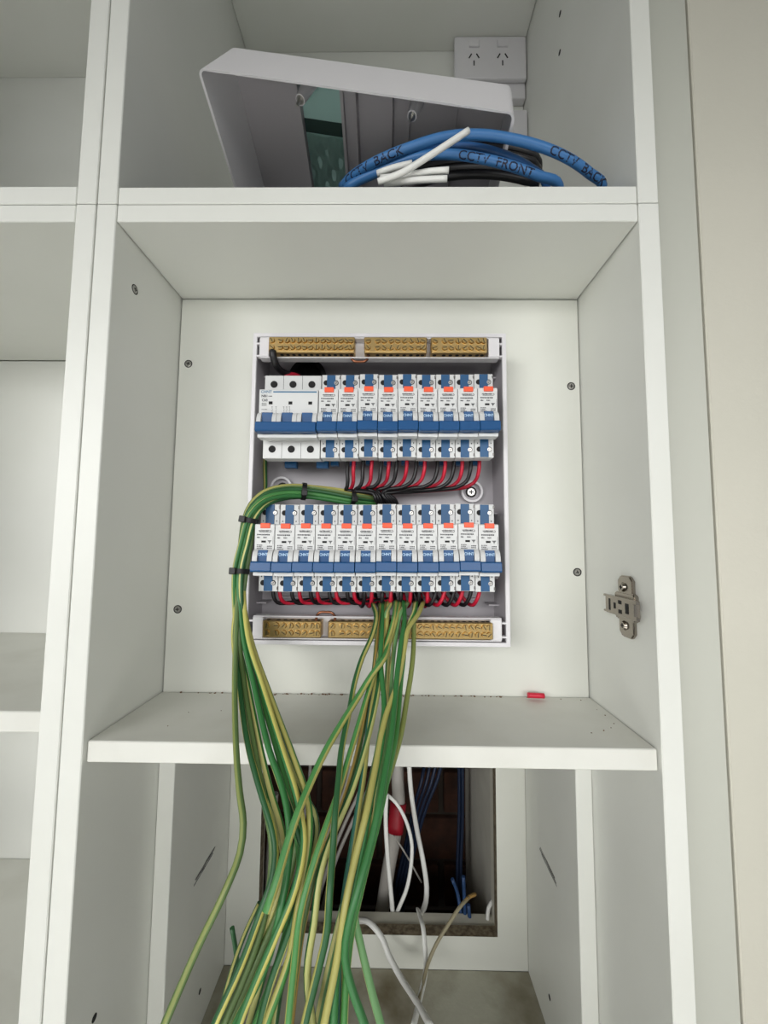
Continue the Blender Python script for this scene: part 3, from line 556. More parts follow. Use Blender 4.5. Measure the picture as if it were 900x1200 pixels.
# ---------------------------------------------------------------- green and yellow earth wires
STR = [(0, 1, 2, 3), (0, 1, 6, 7), (0, 1, 2, 6, 7), (0, 1, 2, 3, 4)]
def earth(pts, k, label, group, r=0.0021, gi=None, yi=None):
    g = 'g%d' % (k % 7 if gi is None else gi); y = 'y%d' % (k % 5 if yi is None else yi)
    return tag(obj('earth_wire', tube(pts, r, 12, 0.005, STR[k % 4], twist=random.uniform(-9, 9), phase=random.uniform(0, 6)), [g, y]), label, 'wire', group)
def shelf_x(pts):
    P = resample(pts, 0.005); return min(P, key=lambda p: abs(p.z + 0.167)).x
EL = [[[0.01,0.094,0.0428],[-0.0048,0.087,0.0437],[-0.0241,0.078,0.0443],[-0.0466,0.073,0.047],[-0.0697,0.066,0.0485],[-0.0871,0.056,0.0463],[-0.1001,0.046,0.0402],[-0.108,0.04,0.0301],[-0.1124,0.037,0.0182],[-0.1155,0.036,-0.0024],[-0.118,0.034,-0.0272],[-0.1105,0.0113,-0.0874],[-0.1051,-0.002,-0.1097],[-0.0898,-0.0353,-0.1435],[-0.0807,-0.0515,-0.1613],[-0.0744,-0.0613,-0.1728],[-0.0732,-0.069,-0.1843],[-0.0779,-0.0796,-0.1983],[-0.0882,-0.0864,-0.2196],[-0.0995,-0.096,-0.2472],[-0.1076,-0.096,-0.2672],[-0.1116,-0.1,-0.3372],[-0.1133,-0.092,-0.5]],[[0.0104,0.094,0.0462],[-0.0045,0.0878,0.047],[-0.0238,0.0795,0.0473],[-0.0463,0.0751,0.0495],[-0.0697,0.0686,0.0503],[-0.0872,0.0589,0.0473],[-0.1002,0.0491,0.0404],[-0.1075,0.043,0.0297],[-0.111,0.0398,0.0178],[-0.1134,0.0384,-0.0028],[-0.1154,0.0358,-0.0276],[-0.1174,0.0244,-0.0767],[-0.1041,0.0044,-0.1119],[-0.0856,-0.0256,-0.1425],[-0.0717,-0.0418,-0.1616],[-0.0571,-0.0571,-0.1803],[-0.0537,-0.0626,-0.1887],[-0.0535,-0.0692,-0.198],[-0.058,-0.0757,-0.2111],[-0.0656,-0.0821,-0.2318],[-0.0761,-0.0896,-0.2538],[-0.0809,-0.0896,-0.2681],[-0.0833,-0.0936,-0.3381],[-0.0843,-0.0856,-0.56]],[[0.0102,0.0967,0.0445],[-0.0047,0.09,0.0446],[-0.0241,0.0811,0.0444],[-0.0467,0.076,0.0462],[-0.0698,0.0687,0.0469],[-0.0866,0.0583,0.044],[-0.0986,0.0477,0.0377],[-0.1054,0.041,0.0282],[-0.1091,0.0373,0.0173],[-0.1122,0.0355,-0.003],[-0.115,0.0328,-0.0277],[-0.1168,0.0308,-0.0781],[-0.0996,0.0108,-0.114],[-0.0767,-0.0225,-0.1497],[-0.0639,-0.0387,-0.1688],[-0.0528,-0.0507,-0.1847],[-0.0488,-0.0584,-0.1966],[-0.0518,-0.0683,-0.2128],[-0.0605,-0.0736,-0.2311],[-0.0739,-0.0832,-0.2608],[-0.079,-0.0832,-0.2735],[-0.0816,-0.0872,-0.3435],[-0.0826,-0.0792,-0.536]],[[0.0098,0.0967,0.0411],[-0.005,0.0892,0.0413],[-0.0244,0.0796,0.0414],[-0.0469,0.0739,0.0438],[-0.0698,0.0662,0.0451],[-0.0864,0.0554,0.043],[-0.0985,0.0447,0.0375],[-0.1059,0.038,0.0285],[-0.1105,0.0345,0.0177],[-0.1143,0.0331,-0.0026],[-0.1176,0.031,-0.0272],[-0.1084,0.0196,-0.0756],[-0.091,-0.0004,-0.1101],[-0.0674,-0.0337,-0.1439],[-0.0552,-0.0467,-0.1586],[-0.0473,-0.0586,-0.1716],[-0.0443,-0.0674,-0.185],[-0.0451,-0.0795,-0.2031],[-0.0507,-0.0869,-0.2268],[-0.0636,-0.0944,-0.2482],[-0.0675,-0.0944,-0.2602],[-0.0695,-0.0984,-0.3302],[-0.0702,-0.0904,-0.512]],[[0.0097,0.094,0.0394],[-0.0051,0.0862,0.0404],[-0.0244,0.0765,0.0413],[-0.0468,0.0709,0.0445],[-0.0698,0.0634,0.0467],[-0.0869,0.0531,0.0452],[-0.0999,0.0429,0.0399],[-0.1085,0.037,0.0304],[-0.1137,0.0342,0.0186],[-0.1176,0.0336,-0.002],[-0.1207,0.0322,-0.0268],[-0.1085,0.026,-0.077],[-0.0898,0.006,-0.1122],[-0.0638,-0.0272,-0.1471],[-0.0493,-0.0468,-0.169],[-0.0406,-0.0588,-0.1863],[-0.0383,-0.0654,-0.196],[-0.0409,-0.0741,-0.2121],[-0.0463,-0.0805,-0.233],[-0.0549,-0.088,-0.2551],[-0.059,-0.088,-0.2675],[-0.061,-0.092,-0.3375],[-0.0619,-0.084,-0.572]],[[0.0098,0.0913,0.0411],[-0.0049,0.084,0.0428],[-0.0241,0.0749,0.0442],[-0.0465,0.07,0.0478],[-0.0697,0.0633,0.0501],[-0.0875,0.0537,0.0485],[-0.1015,0.0443,0.0426],[-0.1106,0.039,0.032],[-0.1156,0.0367,0.0192],[-0.1188,0.0365,-0.0018],[-0.1211,0.0352,-0.0267],[-0.1071,0.0307,-0.0816],[-0.0854,0.0081,-0.1195],[-0.0571,-0.0241,-0.1544],[-0.043,-0.0371,-0.1694],[-0.0347,-0.0436,-0.176],[-0.0316,-0.0476,-0.1828],[-0.0317,-0.0524,-0.1908],[-0.0344,-0.0634,-0.207],[-0.0383,-0.0709,-0.2286],[-0.0447,-0.0763,-0.246],[-0.0466,-0.0816,-0.262],[-0.048,-0.0816,-0.2747],[-0.0487,-0.0856,-0.3447],[-0.049,-0.0776,-0.548]],[[0.0102,0.0913,0.0445],[-0.0046,0.0848,0.0461],[-0.0238,0.0764,0.0472],[-0.0462,0.0721,0.0502],[-0.0697,0.0658,0.0519],[-0.0877,0.0566,0.0496],[-0.1016,0.0473,0.0428],[-0.1101,0.042,0.0316],[-0.1143,0.0395,0.0188],[-0.1167,0.0389,-0.0022],[-0.1185,0.037,-0.0271],[-0.1018,0.0195,-0.079],[-0.0781,-0.0031,-0.1154],[-0.0498,-0.0353,-0.1484],[-0.0386,-0.0483,-0.1626],[-0.0347,-0.0559,-0.1707],[-0.0334,-0.0658,-0.186],[-0.0358,-0.0779,-0.2043],[-0.0385,-0.0843,-0.2249],[-0.0481,-0.0928,-0.2496],[-0.0513,-0.0928,-0.2617],[-0.0529,-0.0968,-0.3317],[-0.0535,-0.0888,-0.524]],[[0.0106,0.0964,0.0479],[-0.0044,0.0905,0.048],[-0.0238,0.0823,0.0475],[-0.0464,0.0779,0.0489],[-0.0697,0.0712,0.049],[-0.0869,0.0611,0.0453],[-0.0989,0.0508,0.0381],[-0.1051,0.0441,0.028],[-0.108,0.0402,0.0169],[-0.1103,0.038,-0.0033],[-0.1124,0.0348,-0.0281],[-0.1127,0.0259,-0.0806],[-0.1012,0.0076,-0.1129],[-0.0799,-0.0257,-0.1482],[-0.0665,-0.0452,-0.1702],[-0.0574,-0.0572,-0.1877],[-0.0552,-0.0682,-0.2035],[-0.0576,-0.0747,-0.221],[-0.0666,-0.0821,-0.2448],[-0.0727,-0.0864,-0.2572],[-0.0777,-0.0864,-0.2698],[-0.0802,-0.0904,-0.3398],[-0.0812,-0.0824,-0.5]],[[0.0095,0.0964,0.0377],[-0.0053,0.0882,0.0381],[-0.0247,0.0779,0.0386],[-0.0472,0.0717,0.0414],[-0.0698,0.0635,0.0434],[-0.0863,0.0524,0.0422],[-0.0985,0.0416,0.0375],[-0.1066,0.035,0.029],[-0.112,0.0318,0.0181],[-0.1166,0.0309,-0.0022],[-0.1205,0.0293,-0.0268],[-0.118,0.0323,-0.0821],[-0.1056,0.014,-0.1152],[-0.0838,-0.0192,-0.1514],[-0.0706,-0.0339,-0.169],[-0.0567,-0.0464,-0.1851],[-0.0513,-0.053,-0.1957],[-0.0506,-0.0651,-0.2155],[-0.0541,-0.0715,-0.2375],[-0.061,-0.08,-0.2641],[-0.0643,-0.08,-0.2769],[-0.0659,-0.084,-0.3469],[-0.0666,-0.076,-0.56]],[[0.01,0.0994,0.0428],[-0.0049,0.0922,0.0422],[-0.0244,0.0827,0.0415],[-0.047,0.0769,0.043],[-0.0698,0.0689,0.0435],[-0.086,0.0577,0.0407],[-0.0971,0.0464,0.035],[-0.1033,0.039,0.0266],[-0.1072,0.0348,0.0167],[-0.1109,0.0326,-0.0032],[-0.1145,0.0297,-0.0277],[-0.1073,0.0211,-0.0794],[-0.0914,0.0028,-0.1112],[-0.0712,-0.0272,-0.1415],[-0.0593,-0.0402,-0.1569],[-0.044,-0.0565,-0.1755],[-0.0355,-0.0653,-0.1888],[-0.0355,-0.0752,-0.202],[-0.0415,-0.0805,-0.2198],[-0.0479,-0.0859,-0.2363],[-0.0517,-0.0912,-0.2515],[-0.0535,-0.0912,-0.2637],[-0.0544,-0.0952,-0.3337],[-0.0548,-0.0872,-0.536]],[[0.01,0.0888,0.0428],[-0.0047,0.082,0.0451],[-0.0238,0.0734,0.0471],[-0.0462,0.0692,0.0509],[-0.0697,0.0632,0.0534],[-0.0881,0.0544,0.0517],[-0.1029,0.0456,0.0451],[-0.1126,0.0409,0.0334],[-0.1174,0.0392,0.0197],[-0.1199,0.0393,-0.0016],[-0.1215,0.0382,-0.0267],[-0.1074,0.0275,-0.0809],[-0.0879,0.0071,-0.1159],[-0.0623,-0.0257,-0.1508],[-0.0497,-0.0387,-0.1659],[-0.0419,-0.049,-0.1779],[-0.0428,-0.0578,-0.192],[-0.0463,-0.0688,-0.2076],[-0.0542,-0.0741,-0.226],[-0.0629,-0.0795,-0.2431],[-0.0697,-0.0848,-0.2589],[-0.0729,-0.0848,-0.2715],[-0.0745,-0.0888,-0.3415],[-0.0751,-0.0808,-0.512]],[[0.0105,0.0914,0.0475],[-0.0043,0.0855,0.049],[-0.0235,0.0778,0.0498],[-0.046,0.074,0.0524],[-0.0697,0.0682,0.0535],[-0.0878,0.0592,0.0504],[-0.1017,0.0501,0.0429],[-0.1096,0.0447,0.0313],[-0.113,0.042,0.0184],[-0.1148,0.041,-0.0025],[-0.116,0.0386,-0.0275],[-0.1028,0.0163,-0.0782],[-0.0825,-0.0041,-0.1118],[-0.0565,-0.0369,-0.1449],[-0.0435,-0.0531,-0.1624],[-0.0361,-0.0657,-0.1789],[-0.038,-0.0778,-0.1954],[-0.0454,-0.0843,-0.2121],[-0.0548,-0.0907,-0.2316],[-0.0613,-0.096,-0.2463],[-0.0643,-0.096,-0.2583],[-0.0658,-0.1,-0.3283],[-0.0664,-0.092,-0.572]]]
def ranks(L):
    o_ = sorted(range(len(L)), key=lambda k: shelf_x(L[k])); return {k: i for i, k in enumerate(o_)}
NTH = ['first', 'second', 'third', 'fourth', 'fifth', 'sixth', 'seventh', 'eighth', 'ninth', 'tenth', 'eleventh', 'twelfth', 'thirteenth', 'fourteenth', 'fifteenth', 'sixteenth']
RK = ranks(EL)
for k, pts in enumerate(EL):
    if k == 0: earth(pts, 5, 'olive green earth wire hanging alone, farthest left, ending at the bottom edge', 'earth wires of the left bundle', gi=5, yi=5)
    else: earth(pts, k, 'green and yellow earth wire of the left bundle, %s from left at the shelf edge' % NTH[RK[k]], 'earth wires of the left bundle', gi=(0, 1, 6, 0, 2, 1, 6, 5, 0, 1, 5, 0, 6, 1)[k], yi=(0, 0, 2, 1, 0, 4, 1, 0, 4, 2, 1, 0)[k])
ER = [[[-0.0011,0.0661,-0.0591],[0.0029,0.0441,-0.0677],[-0.0002,0.03,-0.0802],[-0.0078,0.0153,-0.0954],[-0.0127,0.0016,-0.1111],[-0.0146,-0.0116,-0.1238],[-0.0177,-0.036,-0.142],[-0.0178,-0.048,-0.1535],[-0.0179,-0.0621,-0.1654],[-0.0178,-0.0718,-0.179],[-0.0177,-0.0842,-0.1938],[-0.0182,-0.0882,-0.2084],[-0.0221,-0.0928,-0.2246],[-0.0272,-0.0984,-0.243],[-0.029,-0.0984,-0.2548],[-0.0299,-0.1024,-0.3248],[-0.0303,-0.0944,-0.512]],[[0.0242,0.072,-0.0581],[0.0205,0.045,-0.0685],[0.0152,0.0338,-0.0846],[0.0103,0.0137,-0.0947],[0.0004,0.0044,-0.1053],[-0.0093,-0.0071,-0.118],[-0.0195,-0.0226,-0.1301],[-0.0289,-0.0387,-0.1425],[-0.0351,-0.0503,-0.1535],[-0.0402,-0.063,-0.1637],[-0.0441,-0.0711,-0.1752],[-0.0474,-0.0814,-0.1882],[-0.0512,-0.0878,-0.2]],[[0.0061,0.0699,-0.0596],[0.0045,0.045,-0.0792],[0.0034,0.0358,-0.091],[0.0019,0.0206,-0.1079],[-0.0005,0.0126,-0.1174],[-0.0052,-0.0144,-0.1407],[-0.0093,-0.0305,-0.156],[-0.0145,-0.045,-0.1695],[-0.022,-0.0566,-0.185],[-0.0285,-0.0635,-0.1948],[-0.032,-0.0725,-0.2088],[-0.0347,-0.0763,-0.2236],[-0.0373,-0.0856,-0.2574],[-0.0388,-0.0856,-0.2698],[-0.0396,-0.0896,-0.3398],[-0.0399,-0.0816,-0.548]],[[0.0086,0.0666,-0.0591],[0.0085,0.0334,-0.0773],[0.0076,0.0152,-0.0972],[0.0108,-0.0048,-0.1199],[0.0111,-0.0204,-0.1318],[0.009,-0.0344,-0.1425],[0.0059,-0.0453,-0.1531],[0.0023,-0.0598,-0.1651],[0.0003,-0.0667,-0.1752],[-0.0021,-0.0747,-0.1858],[-0.0051,-0.0833,-0.197],[-0.0095,-0.0875,-0.2128],[-0.0124,-0.0912,-0.226],[-0.0127,-0.0968,-0.2444],[-0.0129,-0.0968,-0.2563],[-0.013,-0.1008,-0.3263],[-0.013,-0.0928,-0.524]],[[0.0135,0.0725,-0.0583],[0.0121,0.0413,-0.0738],[0.0093,0.0348,-0.0856],[0.0059,0.0255,-0.0953],[0.0037,0.0105,-0.1126],[0.0015,0.0006,-0.1234],[-0.0003,-0.014,-0.1348],[-0.0019,-0.0353,-0.1533],[-0.0042,-0.0498,-0.1664],[-0.0064,-0.0603,-0.1797],[-0.0082,-0.0672,-0.1893],[-0.01,-0.0764,-0.2006],[-0.0111,-0.0811,-0.2187],[-0.0108,-0.0904,-0.2515],[-0.011,-0.0904,-0.2636],[-0.0111,-0.0944,-0.3336],[-0.0111,-0.0864,-0.5]],[[0.0168,0.0744,-0.0586],[0.0113,0.0484,-0.0684],[0.0137,0.0466,-0.0794],[0.0138,0.0346,-0.0942],[0.0132,0.0222,-0.1082],[0.012,0.0089,-0.1238],[0.0085,-0.0128,-0.1413],[0.0033,-0.0325,-0.1603],[-0.0024,-0.0493,-0.177],[-0.0074,-0.0631,-0.1972],[-0.0131,-0.0728,-0.2173],[-0.0187,-0.0784,-0.2389],[-0.0229,-0.084,-0.2588],[-0.0245,-0.084,-0.2714],[-0.0253,-0.088,-0.3414],[-0.0256,-0.08,-0.56]],[[0.0209,0.071,-0.0572],[0.0182,0.042,-0.0694],[0.0144,0.0332,-0.0808],[0.0095,0.0234,-0.0912],[0.0061,0.0168,-0.0977],[-0.0013,0.0012,-0.116],[-0.0075,-0.0188,-0.1328],[-0.0129,-0.0364,-0.1473],[-0.0178,-0.0509,-0.1607],[-0.0242,-0.064,-0.175],[-0.0296,-0.0743,-0.1889],[-0.0337,-0.0831,-0.2042],[-0.0351,-0.0887,-0.2248],[-0.0361,-0.0952,-0.2467],[-0.0366,-0.0952,-0.2586],[-0.0369,-0.0992,-0.3286],[-0.037,-0.0912,-0.536]],[[0.0325,0.073,-0.0582],[0.0236,0.049,-0.0669],[0.0212,0.0418,-0.0783],[0.0189,0.0326,-0.09],[0.0167,0.0174,-0.1067],[0.0154,0.0041,-0.122],[0.0135,-0.0124,-0.1353],[0.0107,-0.0301,-0.1503],[0.0077,-0.0445,-0.1641],[0.0046,-0.0599,-0.1823],[-0.0008,-0.0702,-0.1963],[-0.0046,-0.0764,-0.2082],[-0.0013,-0.0795,-0.22],[0.0023,-0.0823,-0.2304],[0.0068,-0.0857,-0.2425],[0.0111,-0.0888,-0.2528],[0.0143,-0.0888,-0.2649],[0.0159,-0.0928,-0.3349],[0.0165,-0.0848,-0.512]],[[0.0282,0.0696,-0.0569],[0.0279,0.0395,-0.071],[0.0253,0.0274,-0.0808],[0.0229,0.0159,-0.0925],[0.0206,0.0036,-0.1061],[0.0192,-0.0071,-0.1177],[0.0165,-0.0288,-0.1337],[0.0126,-0.0449,-0.1479],[0.0091,-0.0594,-0.1602],[0.0041,-0.0722,-0.1759],[-0.0018,-0.0837,-0.19],[-0.0067,-0.0893,-0.2047],[-0.008,-0.0925,-0.2164],[-0.0043,-0.0958,-0.2273],[0.0031,-0.1,-0.2405],[0.0071,-0.1,-0.2521],[0.0091,-0.104,-0.3221],[0.0099,-0.096,-0.572]],[[0.0407,0.0715,-0.0579],[0.0369,0.0505,-0.0647],[0.031,0.0399,-0.0741],[0.027,0.0338,-0.0823],[0.0266,0.0217,-0.0948],[0.0242,0.01,-0.1082],[0.0226,-0.0007,-0.12],[0.0197,-0.0224,-0.1367],[0.0143,-0.0403,-0.1531],[0.0106,-0.053,-0.1642],[0.0067,-0.0624,-0.1756],[0.003,-0.0693,-0.1852],[-0.0016,-0.0796,-0.1978],[-0.0053,-0.0833,-0.2122],[-0.0073,-0.088,-0.2291],[-0.0078,-0.0936,-0.2479],[-0.008,-0.0936,-0.2599],[-0.0081,-0.0976,-0.3299],[-0.0081,-0.0896,-0.548]],[[0.0392,0.0734,-0.0582],[0.0368,0.0494,-0.0668],[0.0363,0.0412,-0.0824],[0.0349,0.0287,-0.0959],[0.0321,0.0164,-0.1102],[0.0288,0.0057,-0.1224],[0.0235,-0.016,-0.1396],[0.0173,-0.0303,-0.1529],[0.0116,-0.0411,-0.1635],[0.0043,-0.0537,-0.1766],[-0.0009,-0.0617,-0.1884],[-0.0046,-0.0709,-0.2004],[-0.0069,-0.076,-0.2144],[-0.0103,-0.0816,-0.2356],[-0.012,-0.0872,-0.255],[-0.0131,-0.0872,-0.2674],[-0.0137,-0.0912,-0.3374],[-0.0139,-0.0832,-0.524]],[[0.0471,0.0701,-0.0576],[0.0406,0.0481,-0.065],[0.0306,0.0325,-0.0754],[0.0273,0.0219,-0.0885],[0.0213,0.0025,-0.1096],[0.0122,-0.0168,-0.1274],[0.0058,-0.0433,-0.1489],[0.0014,-0.0614,-0.164],[-0.0038,-0.0729,-0.1802],[-0.0086,-0.0853,-0.1975],[-0.0124,-0.0919,-0.2212],[-0.0172,-0.0984,-0.2427],[-0.0191,-0.0984,-0.2545],[-0.02,-0.1024,-0.3245],[-0.0204,-0.0944,-0.5]],[[0.0094,0.072,-0.0583],[0.0076,0.0401,-0.0751],[0.0072,0.0283,-0.0904],[0.0065,0.0089,-0.112],[0.0026,-0.0104,-0.1302],[-0.0039,-0.0333,-0.1488],[-0.0099,-0.0478,-0.1625],[-0.0158,-0.0573,-0.172],[-0.0214,-0.0642,-0.1821],[-0.0252,-0.0734,-0.1941],[-0.0264,-0.0808,-0.2105],[-0.0286,-0.0864,-0.2311],[-0.0243,-0.092,-0.25],[-0.0223,-0.092,-0.262],[-0.0213,-0.096,-0.332],[-0.0209,-0.088,-0.56]]]
RK = ranks(ER)
for k, pts in enumerate(ER):
    if k == 1: earth(pts, 2, 'earth wire crossing diagonally leftward in front and ending in a cut tip', 'earth wires of the middle bundle', r=0.0024, gi=2, yi=1)
    elif k == 0: earth(pts, 1, 'dark green earth wire leaving the middle bundle on its left side', 'earth wires of the middle bundle', gi=1, yi=1)
    elif k == 10: earth(pts, 3, 'olive earth wire on the right side of the middle bundle', 'earth wires of the middle bundle', gi=5, yi=5)
    else: earth(pts, k, 'green and yellow earth wire of the middle bundle, %s from left at the shelf edge' % NTH[RK[k]], 'earth wires of the middle bundle', gi=(0, 0, 5, 0, 3, 4, 2, 4, 0, 6, 5, 3, 1)[k], yi=(0, 0, 3, 3, 1, 2, 1, 2, 0, 2, 1, 1, 4)[k])
for k, pts in enumerate([[[-0.0904,-0.03,-0.2606],[-0.0883,-0.03,-0.2701],[-0.0848,-0.032,-0.2824]],[[-0.0694,-0.04,-0.2361],[-0.0771,-0.042,-0.2521],[-0.0834,-0.044,-0.2696],[-0.0884,-0.046,-0.2886],[-0.09,-0.046,-0.3023]]]):
    earth(pts, k, ('short dark green wire end pointing up at the lower left', 'dark green wire slanting behind the lower left of the wire bundle')[k], 'earth wire ends', r=0.0015, gi=1, yi=1)
earth([[-0.1184,0.096,0.1031],[-0.1175,0.094,0.0798],[-0.1144,0.088,0.0563],[-0.1086,0.066,0.0365],[-0.1105,0.05,0.0269]], 1, 'single green earth wire running up inside the left wall of switchboard', 'earth wires of the left bundle', r=0.0020, gi=0, yi=1)
tl = ['first black cable tie on the horizontal part of the left earth bundle', 'black cable tie on the earth bundle near the black wires', 'upper black cable tie where the bundle bends down', 'lower black cable tie beside the lower breaker row']
for k, (a, b) in enumerate([[[-0.0697,0.066,0.0485],[-0.0466,0.073,0.047]],[[-0.0241,0.078,0.0443],[-0.0048,0.087,0.0437]],[[-0.1124,0.037,0.0182],[-0.1155,0.036,-0.0024]],[[-0.118,0.034,-0.0272],[-0.118,0.031,-0.049]]]):
    a = Vector(a); d = (Vector(b) - a).normalized()
    t = thing('cable_tie', tl[k], 'cable tie', a, 'cable ties')
    bm = bmesh.new(); addring(bm, -d*0.0022, d, 0.0074, 0.0086, 0.0044, 18); bmesh.ops.recalc_face_normals(bm, faces=bm.faces[:]); smooth(obj('strap', bm, 'black', t))
    e = Vector((0, -1, 0)); e = (e - d*e.dot(d)).normalized(); f = d.cross(e)
    hd = obj('head', box(-0.0028, 0.0028, -0.0030, 0.0018, -0.0028, 0.0028, 0.0005), 'black', t)
    mw = Matrix((f, -e, d)).transposed().to_4x4(); mw.translation = e*0.0088 + f*0.0022; hd.matrix_local = mw

# ---------------------------------------------------------------- cables in and below the wall opening
def cable(name, pts, r, m, label, group=None, n=8, flat=None, step=0.006):
    return tag(obj(name, tube(pts, r, n, step, flat=flat), m), label, 'cable', group)
cable('cable', [[0.049,0.36,-0.354],[0.0519,0.36,-0.3939],[0.0561,0.36,-0.4267],[0.0624,0.35,-0.459],[0.0706,0.335,-0.4921],[0.0749,0.325,-0.5209],[0.0727,0.315,-0.533],[0.0651,0.3,-0.5354],[0.0591,0.285,-0.518],[0.0604,0.272,-0.5145],[0.0632,0.25,-0.511],[0.0646,0.24,-0.5246],[0.0643,0.225,-0.5353],[0.054,0.19,-0.5332],[0.0436,0.15,-0.5207]], 0.0020, 'whitec', 'long white cable hanging through the opening down to the cabinet floor', 'white cables', flat=1.9)
cable('cable', [[0.0131,0.33,-0.3896],[0.0121,0.325,-0.424],[0.0151,0.32,-0.4696],[0.0206,0.31,-0.5156],[0.0244,0.3,-0.5477]], 0.0022, 'whitec', 'straight white cable hanging inside the wall opening', 'white cables', flat=1.5)
cable('cable', [[0.0118,0.335,-0.3926],[0.0279,0.335,-0.4063],[0.0424,0.33,-0.4268],[0.0515,0.325,-0.4542],[0.0519,0.32,-0.475],[0.0445,0.31,-0.5092],[0.0319,0.305,-0.5346],[0.0244,0.3,-0.5477]], 0.0020, 'whitec', 'white cable bowing to the right inside the wall opening', 'white cables', flat=1.4)
cable('cable', [[-0.0447,0.3,-0.5547],[-0.0238,0.28,-0.5297],[-0.0074,0.258,-0.5131],[0.0079,0.247,-0.5198],[0.0181,0.235,-0.531],[0.0328,0.215,-0.5368],[0.0487,0.185,-0.5299],[0.0637,0.15,-0.5203]], 0.0036, 'whitec', 'thick white cable arching out over the sill of the wall opening', 'white cables', flat=1.3)
c5 = cable('cable', [[0.1399,0.285,-0.4962],[0.1273,0.27,-0.4884],[0.1117,0.255,-0.489],[0.0953,0.245,-0.5017],[0.0795,0.235,-0.5145],[0.0675,0.225,-0.5283],[0.0598,0.21,-0.535],[0.0503,0.18,-0.5299],[0.0417,0.15,-0.5208]][1:], 0.0024, 'tan', 'grey brown cable with a yellow tip standing up from the floor', 'cavity cables')
obj('cable_tip', tube([[0.1399,0.285,-0.4962],[0.1273,0.27,-0.4884],[0.1117,0.255,-0.489],[0.0953,0.245,-0.5017],[0.0795,0.235,-0.5145],[0.0675,0.225,-0.5283],[0.0598,0.21,-0.535],[0.0503,0.18,-0.5299],[0.0417,0.15,-0.5208]][:3], 0.0022, 8, 0.004), 'tantip', c5)
cable('cable', [[0.1689,0.3,-0.5151],[0.1608,0.295,-0.5224],[0.158,0.292,-0.5426]], 0.0028, 'whitec', 'short white cable end in the right corner of the wall opening', 'white cables')
cable('cable', [[0.0257,0.34,-0.459],[0.0433,0.345,-0.4875],[0.0693,0.35,-0.5338]], 0.0013, 'greyc', 'thin grey cable slanting between the white cables in the opening', 'cavity cables')
tp = cable('cable', [[0.0318,0.4,-0.3681],[0.0317,0.385,-0.4019],[0.0329,0.37,-0.4268],[0.0274,0.36,-0.4664],[0.0168,0.355,-0.5209],[0.0053,0.35,-0.5924]], 0.0105, 'greyc', 'thick grey conduit with red tape inside the wall opening', 'cavity cables', n=14)
obj('tape_band', tube([[0.0318,0.4,-0.3681],[0.0317,0.385,-0.4019],[0.0329,0.37,-0.4268],[0.0274,0.36,-0.4664],[0.0168,0.355,-0.5209],[0.0053,0.35,-0.5924]][2:4], 0.0132, 14, 0.01), 'tape', tp)
gl = ['grey cable slanting across the wall opening, %s of the parallel four' % w for w in ('leftmost', 'second', 'third', 'rightmost')] + ['grey cable behind the earth wires in the wall opening', 'pale cable near the left side of the wall opening']
for k, p in enumerate([[[-0.0465,0.4,-0.3764],[-0.0586,0.395,-0.4229],[-0.0796,0.385,-0.4719],[-0.0997,0.375,-0.5253],[-0.1235,0.365,-0.6107]],[[-0.0332,0.4,-0.3762],[-0.0454,0.395,-0.4227],[-0.0681,0.385,-0.4717],[-0.0898,0.375,-0.5251],[-0.1139,0.365,-0.6106]],[[-0.0199,0.4,-0.376],[-0.0322,0.395,-0.4225],[-0.0567,0.385,-0.4715],[-0.08,0.375,-0.5249],[-0.1043,0.365,-0.6104]],[[-0.0066,0.4,-0.3758],[-0.0191,0.395,-0.4223],[-0.0452,0.385,-0.4713],[-0.0702,0.375,-0.5248],[-0.0947,0.365,-0.6102]],[[-0.1229,0.42,-0.3879],[-0.1249,0.42,-0.4315],[-0.1307,0.41,-0.4824],[-0.1416,0.4,-0.5449],[-0.1456,0.39,-0.6308]],[[-0.1691,0.36,-0.4105],[-0.1708,0.36,-0.4501],[-0.172,0.35,-0.4949],[-0.1688,0.34,-0.5868]]]): cable('cable', p, 0.0030 if k < 5 else 0.006, 'greyc', gl[k], 'grey cables in the wall opening')
for k, p in enumerate([[[0.1129,0.41,-0.3721],[0.1009,0.41,-0.4151],[0.083,0.41,-0.4579],[0.0639,0.41,-0.5212],[0.0447,0.4,-0.5959],[0.0392,0.4,-0.6429]],[[0.1037,0.42,-0.3774],[0.092,0.41,-0.4153],[0.0756,0.41,-0.458],[0.058,0.41,-0.5213],[0.0389,0.4,-0.596],[0.0334,0.4,-0.643]],[[0.0941,0.43,-0.3826],[0.083,0.41,-0.4154],[0.0682,0.41,-0.4581],[0.0521,0.41,-0.5214],[0.0332,0.4,-0.5961],[0.0277,0.4,-0.6431]],[[0.0843,0.44,-0.3879],[0.0741,0.41,-0.4155],[0.0608,0.41,-0.4582],[0.0462,0.41,-0.5215],[0.0274,0.4,-0.5962],[0.022,0.4,-0.6432]],[[0.1416,0.42,-0.3768],[0.1409,0.42,-0.4846],[0.1358,0.41,-0.5615],[0.1351,0.4,-0.6411]],[[0.1476,0.42,-0.3767],[0.1469,0.42,-0.4845],[0.1416,0.41,-0.5613],[0.1408,0.4,-0.6409]]]): cable('cable', p, 0.0030, 'catd', 'dark blue data cable slanting down the wall opening, %s of four from the right' % NTH[k] if k < 4 else 'dark blue data cable hanging beside the pale stud, %s one' % ('left', 'right')[k-4], 'dark blue cables slanting' if k < 4 else 'dark blue cables by the stud')
